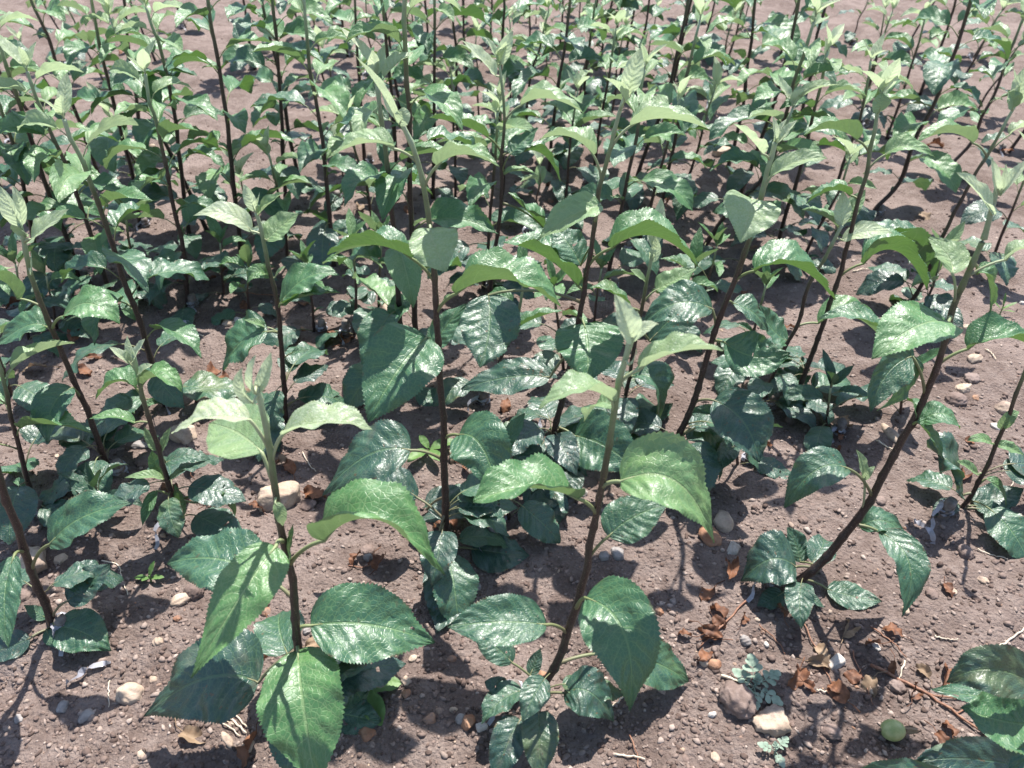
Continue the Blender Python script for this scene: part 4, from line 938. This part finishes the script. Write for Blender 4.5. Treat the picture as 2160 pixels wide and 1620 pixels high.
for (x, y) in [(1508, 1236), (1540, 1195), (1500, 1300), (1480, 1325), (1525, 1310), (1560, 1320), (1460, 1345), (1498, 1372), (1648, 1308), (1520, 1345), (1690, 1405), (1706, 1388), (1685, 1440), (1770, 1465), (1790, 1480), (1725, 1352), (1780, 1338), (1860, 1368), (1885, 1395), (1900, 1345), (1960, 1430), (1990, 1445), (1925, 1470), (1975, 1545), (2010, 1550), (2085, 1560), (1990, 1235), (2120, 1400), (2150, 1420), (1845, 1420), (1815, 1415),
    (365, 600), (480, 560), (500, 575), (510, 640), (455, 590), (640, 645), (690, 700), (700, 660), (180, 765), (165, 780), (160, 735), (100, 780), (190, 700), (470, 790), (440, 800), (430, 830), (480, 860), (500, 845), (405, 1010), (420, 1040), (440, 1075), (395, 980), (380, 1060), (560, 1090), (620, 1005), (640, 1040), (610, 985), (590, 985), (720, 720), (960, 1118), (985, 1130), (940, 1100), (745, 1195), (785, 1168), (790, 1200), (425, 1505), (400, 1490), (385, 1540), (440, 1480), (560, 1340), (640, 1375), (1060, 870), (1085, 890), (1110, 895), (1045, 900), (960, 955), (975, 985), (1375, 450), (1405, 430), (1190, 650), (1620, 945), (1770, 930), (1760, 960), (1790, 900), (1580, 620), (1675, 690), (1600, 520), (1640, 530), (1480, 420), (265, 110), (860, 440), (750, 460), (740, 480), (1930, 455), (1990, 310), (2030, 935), (2020, 1005), (2110, 310), (545, 1550), (60, 650), (110, 850), (140, 900)]:
    dead(x, y, (.78 if x > 1450 else .95) if y > 500 else 1.2)

def strand(name, pts, r, mat, phrase, cat, group, lift=.003):
    P = [ground_at(*p) for p in pts]; o0 = P[0].copy(); cv = catmull(np.array(P) - o0 + np.array((0, 0, lift)), 5); rng = np.random.RandomState(int(pts[0][0]))
    cv = cv + rng.uniform(-.0012, .0012, cv.shape); V, F, U = tube(cv, np.linspace(r, r * .6, len(cv)), 6); o = obj(name, mesh_data(name, V, F, U, mat)); o.location = o0
    ITEMS.append((o, phrase, cat, group, pts[len(pts) // 2]))
for pts, r in [([(1588, 1258), (1535, 1308), (1478, 1362)], .0016), ([(1690, 1302), (1722, 1360), (1756, 1445)], .0012), ([(1838, 1322), (1880, 1355), (1912, 1388)], .0012), ([(1838, 1400), (1930, 1445), (2010, 1492), (2100, 1556)], .0024), ([(1800, 1370), (1830, 1440), (1846, 1480)], .0010), ([(1600, 1320), (1640, 1345), (1660, 1372)], .0010),
    ([(345, 1068), (420, 1070), (490, 1086)], .0013), ([(1960, 1460), (2030, 1470), (2080, 1462)], .0012), ([(905, 1090), (945, 1075), (990, 1040)], .0014), ([(480, 610), (540, 620), (600, 622)], .0015), ([(735, 1200), (770, 1195), (800, 1180)], .0011), ([(1050, 905), (1085, 900), (1110, 880)], .0012), ([(2020, 1500), (2060, 1480), (2100, 1478)], .0011), ([(1330, 1540), (1345, 1580), (1350, 1610)], .001)]:
    strand('dry_stalk', pts, r, M_TWIG, 'thin reddish dry stalk', 'stalk', 'dry stalks on the soil')
for pts, r in [([(1522, 1420), (1560, 1432), (1606, 1446)], .0022), ([(2090, 1382), (2125, 1355), (2168, 1325)], .0017), ([(217, 1187), (250, 1194), (258, 1226), (274, 1260)], .0011), ([(231, 1437), (229, 1462), (230, 1495)], .0010), ([(462, 1502), (490, 1520), (520, 1546)], .0016), ([(455, 1512), (480, 1532), (508, 1552)], .0012), ([(470, 1498), (498, 1508), (524, 1538)], .0014), ([(440, 1520), (465, 1515), (495, 1528)], .001),
    ([(1848, 934), (1870, 948), (1890, 956)], .0014), ([(1970, 1342), (1995, 1350), (2018, 1352)], .0012), ([(1722, 1454), (1740, 1460), (1756, 1463)], .0013), ([(1908, 1395), (1902, 1415), (1896, 1432)], .0013), ([(1300, 1580), (1340, 1585), (1365, 1592)], .0014), ([(1290, 1478), (1305, 1468), (1320, 1455)], .0014), ([(2062, 1160), (2095, 1172), (2125, 1182)], .001), ([(2130, 1060), (2135, 1020), (2140, 1000)], .001), ([(1795, 585), (1815, 578), (1835, 572)], .0016), ([(640, 960), (655, 985), (668, 1000)], .001), ([(2075, 740), (2090, 750), (2098, 765)], .0014), ([(390, 670), (405, 700), (430, 712)], .0022)]:
    strand('straw', pts, r, M_STRAW, 'pale dry straw', 'straw', 'straws on the soil')

def weed(px, py, leaves, stem_h, mat, name, label, cat='weed'):
    g = ground_at(px, py); root = bpy.data.objects.new(name, None); link(root); root.location = g; root.empty_display_size = .02
    P = np.array([(0, 0, -.006), (.001, .001, stem_h * .5), (0, .002, stem_h)]); V, F, U = tube(catmull(P, 4), .0013, 6); obj('stem', mesh_data('stem', V, F, U, mat), root)
    for (az, el, L, wr, z, dr) in leaves:
        a, e = math.radians(az), math.radians(el); n = 25; ee = np.linspace(e, e - dr, n); d = np.stack([np.cos(ee) * math.cos(a), np.cos(ee) * math.sin(a), np.sin(ee)], 1)
        mid = np.array((0, .001, z)) + np.cumsum(d, 0) * L / n; V, F, U = blade(mid, (0, 0, 1) if el < 70 else (-math.cos(a), -math.sin(a), .2), L * wr, 18, 0, cols=3, seed=int(az), wave=.06, shape=(.8, .8))
        obj('leaf', mesh_data('leaf', V, F, U, mat), root)
    return tag(root, label, cat, 'weeds in the bed')
weed(768, 1452, [(-60, 12, .055, .55, .006, .5), (205, 10, .050, .55, .006, .4), (10, 14, .048, .5, .006, .4), (110, 30, .04, .5, .01, .4), (330, 55, .022, .5, .014, .3), (150, 60, .020, .5, .014, .3), (60, 40, .03, .5, .012, .3)], .016, M_WEED, 'broad_leaved_weed', 'broad-leaved light green weed seedling on soil beneath the nearest seedling')
weed(318, 1228, [(0, 22, .022, .4, .006, .5), (180, 20, .022, .42, .006, .5), (60, 60, .026, .34, .008, .3), (250, 40, .015, .5, .008, .3)], .012, M_WEED, 'weed_sprout', 'tiny light green weed sprout on bare soil beside the nearest seedling')
weed(750, 1040, [(200, 25, .04, .5, .01, .4), (330, 30, .035, .5, .01, .4), (80, 50, .035, .5, .012, .4), (270, 60, .02, .5, .016, .3), (140, 40, .03, .5, .012, .3)], .02, M_WEED, 'weed_sprout', 'bright green weed with a pale crown among dark low leaves left of the central stem')
weed(2110, 660, [(10, 35, .035, .22, .014, .3), (150, 40, .033, .22, .014, .3), (80, 70, .03, .2, .022, .2), (250, 45, .028, .22, .016, .3), (300, 30, .03, .22, .012, .3)], .03, M_WEED, 'weed_sprout', 'narrow-leaved weed sprout on stony soil at the right edge')
weed(905, 960, [(230, 20, .05, .45, .008, .4), (300, 25, .045, .45, .008, .4), (20, 20, .05, .45, .008, .4), (130, 40, .03, .5, .01, .3)], .014, M_WEED, 'weed_sprout', 'low mid-green weed at the foot of the tall central stem')
# feathery weed: lobed leaves on a short stem
def feather(px, py, spec, scale, label, name='feathery_weed'):
    g = ground_at(px, py); root = bpy.data.objects.new(name, None); link(root); root.location = g; root.empty_display_size = .02
    V, F, U = tube(catmull(np.array([(0, 0, -.005), (0, .001, .008 * scale), (.001, .002, .016 * scale)]), 4), .0013 * scale, 6); obj('stem', mesh_data('stem', V, F, U, M_MUG), root)
    for k, (az, el, L) in enumerate(spec):
        L *= scale; a, e = math.radians(az), math.radians(el); D = np.array((math.cos(a) * math.cos(e), math.sin(a) * math.cos(e), math.sin(e))); parts = []
        base = np.array((0, .001, .010 * scale)); axis_ = base + np.linspace(0, 1, 9)[:, None] * D * L * .75 + np.array((0, 0, -.25 * L)) * (np.linspace(0, 1, 9)[:, None] ** 2)
        parts.append(tube(axis_, .0007 * scale, 5)); hd = np.array((0, 0, 1.)); sd = np.cross(D, hd); sd /= np.linalg.norm(sd)
        for (f, ang, ll) in [(.45, 55, .26), (.45, -55, .26), (.70, 48, .36), (.70, -48, .36), (.95, 24, .34), (.95, -24, .34), (1.0, 0, .38)]:
            p0 = axis_[int(f * 8)]; dd = D * math.cos(math.radians(ang)) + sd * math.sin(math.radians(ang)); m = p0 + np.linspace(0, 1, 13)[:, None] * dd * L * ll + np.array((0, 0, -.12 * L)) * (np.linspace(0, 1, 13)[:, None] ** 2)
            parts.append(blade(m, hd + .2 * D, L * ll * .62, 10, 0, cols=2, seed=k, wave=.12, shape=(.9, .45)))
        V, F, U = join(parts); obj('leaf', mesh_data('leaf', V, F, U, M_MUG), root)
    return tag(root, label, 'weed', 'weeds in the bed')
feather(1592, 1450, [(20, 40, .050), (150, 42, .046), (95, 55, .058), (-40, 20, .044), (-100, 18, .036), (60, 70, .030), (215, 25, .034)], .82, 'feathery silvery green weed seedling growing just above the square buff stone')
feather(1637, 1585, [(40, 30, .030), (160, 30, .028), (280, 25, .026), (90, 60, .018)], .8, 'tiny silvery weed sprout on soil below the square buff stone', 'feathery_weed')

# fallen green fruitlet with its dried calyx
g = ground_at(1882, 1542); fr = px_size(1882, 1542, 44) / 2; root = bpy.data.objects.new('fruitlet', None); link(root); root.location = g + np.array((0, 0, fr * .9)); root.rotation_euler = (0, math.radians(-14), math.radians(-8)); root.empty_display_size = .02
V, F = ICO3; V = V.copy(); V[:, 0] = V[:, 0] * 1.06 + .10 * V[:, 0] * np.abs(V[:, 0]); rad_ = np.sqrt(V[:, 1] ** 2 + V[:, 2] ** 2); V[:, 0] += np.where(V[:, 0] < 0, .16 * np.exp(-(rad_ / .3) ** 2), 0)
obj('fruit_body', mesh_data('fruit_body', V * fr, F, None, M_FRUIT), root)
parts = []
for k in range(5):
    a = k * 1.257; m = np.array([(fr * (1.05 + q * 1.25), fr * (.30 - .05 * q) * math.cos(a) * (1 - .3 * q), fr * (.26 - .05 * q) * math.sin(a) * (1 - .3 * q)) for q in np.linspace(0, 1, 11)])
    parts.append(blade(m, (0, math.cos(a), math.sin(a)), fr * .5, 15, 0, cols=2, seed=k, wave=.1, shape=(.4, .8)))
V, F, U = join(parts); obj('dried_calyx', mesh_data('dried_calyx', V, F, U, M_DEADP), root)
V, F, U = tube(np.array([(-fr * .9, 0, 0), (-fr * 1.15, .0003, .0004), (-fr * 1.22, .0005, 0)]), np.array([.0022, .0018, .0012]), 7); obj('stalk', mesh_data('stalk', V, F, U, M_DEADP), root)
tag(root, 'fallen green fruitlet with dried tuft lying on bare soil near the bottom right', 'fruit')
# loose pieces of grafting tape
for i, (x, y, L) in enumerate([(140, 1440, .05), (1965, 1150, .045), (410, 690, .06), (1150, 880, .06), (1600, 1220, .03), (1215, 905, .04)]):
    gq = ground_at(x, y); t = np.linspace(0, 1, 15); aa = .6 + i * 1.3; P = np.stack([np.cos(aa) * L * t + .004 * np.sin(8 * t), np.sin(aa) * L * t, .006 + .012 * np.sin(3 * t) * (i % 2 + .4)], 1)
    V, F, U = twist_strip(P, .009, i); o = obj('grafting_tape', mesh_data('grafting_tape', V, F, U, M_TAPE)); o.location = gq
    ITEMS.append((o, 'twisted scrap of clear grafting tape', 'tape', 'scraps of grafting tape', (x, y)))

# ------------------------------------------------------------------ a label of its own for everything that repeats
ORD = ['nearest one', 'second nearest', 'third nearest', 'fourth nearest', 'fifth nearest', 'sixth nearest', 'seventh nearest', 'eighth nearest', 'ninth nearest', 'tenth nearest', 'eleventh nearest', 'twelfth nearest', 'thirteenth nearest', 'fourteenth nearest', 'fifteenth nearest', 'sixteenth nearest', 'seventeenth nearest', 'eighteenth nearest', 'nineteenth nearest', 'twentieth nearest']
def where(p, kind):
    best = min(LAND, key=lambda l: (p[0] - l[1][0]) ** 2 + ((p[1] - l[1][1]) * 1.4) ** 2)
    dx, dy = p[0] - best[1][0], (p[1] - best[1][1]) * 1.4
    d = ('right of' if dx > 0 else 'left of') if abs(dx) > abs(dy) else ('in front of' if dy > 0 else 'behind')
    return d, best[0], math.hypot(dx, dy)
for (root, bpx, tpx) in PLANTS:
    if 'label' in root: continue
    hh, ln = root['_h'], root['_lean']; del root['_h']; del root['_lean']
    adj = 'tall' if hh > .48 else ('mid-height' if hh > .30 else 'short'); l2 = 'left-leaning ' if ln < -.10 else ('right-leaning ' if ln > .10 else 'upright ')
    ITEMS.append((root, adj + ' ' + l2 + 'apple seedling', 'seedling', 'apple seedlings in the nursery bed', bpx))
buckets = {}
for (o, ph, cat, grp, p) in ITEMS:
    d, l, r = where(p, cat); buckets.setdefault((ph, d, l), []).append((r, o, cat, grp))
for (ph, d, l), lst in buckets.items():
    lst.sort(key=lambda q: q[0])
    for i, (r, o, cat, grp) in enumerate(lst):
        tag(o, '%s %s %s%s' % (ph, d, l, '' if len(lst) == 1 else ', ' + ORD[i]), cat, grp)
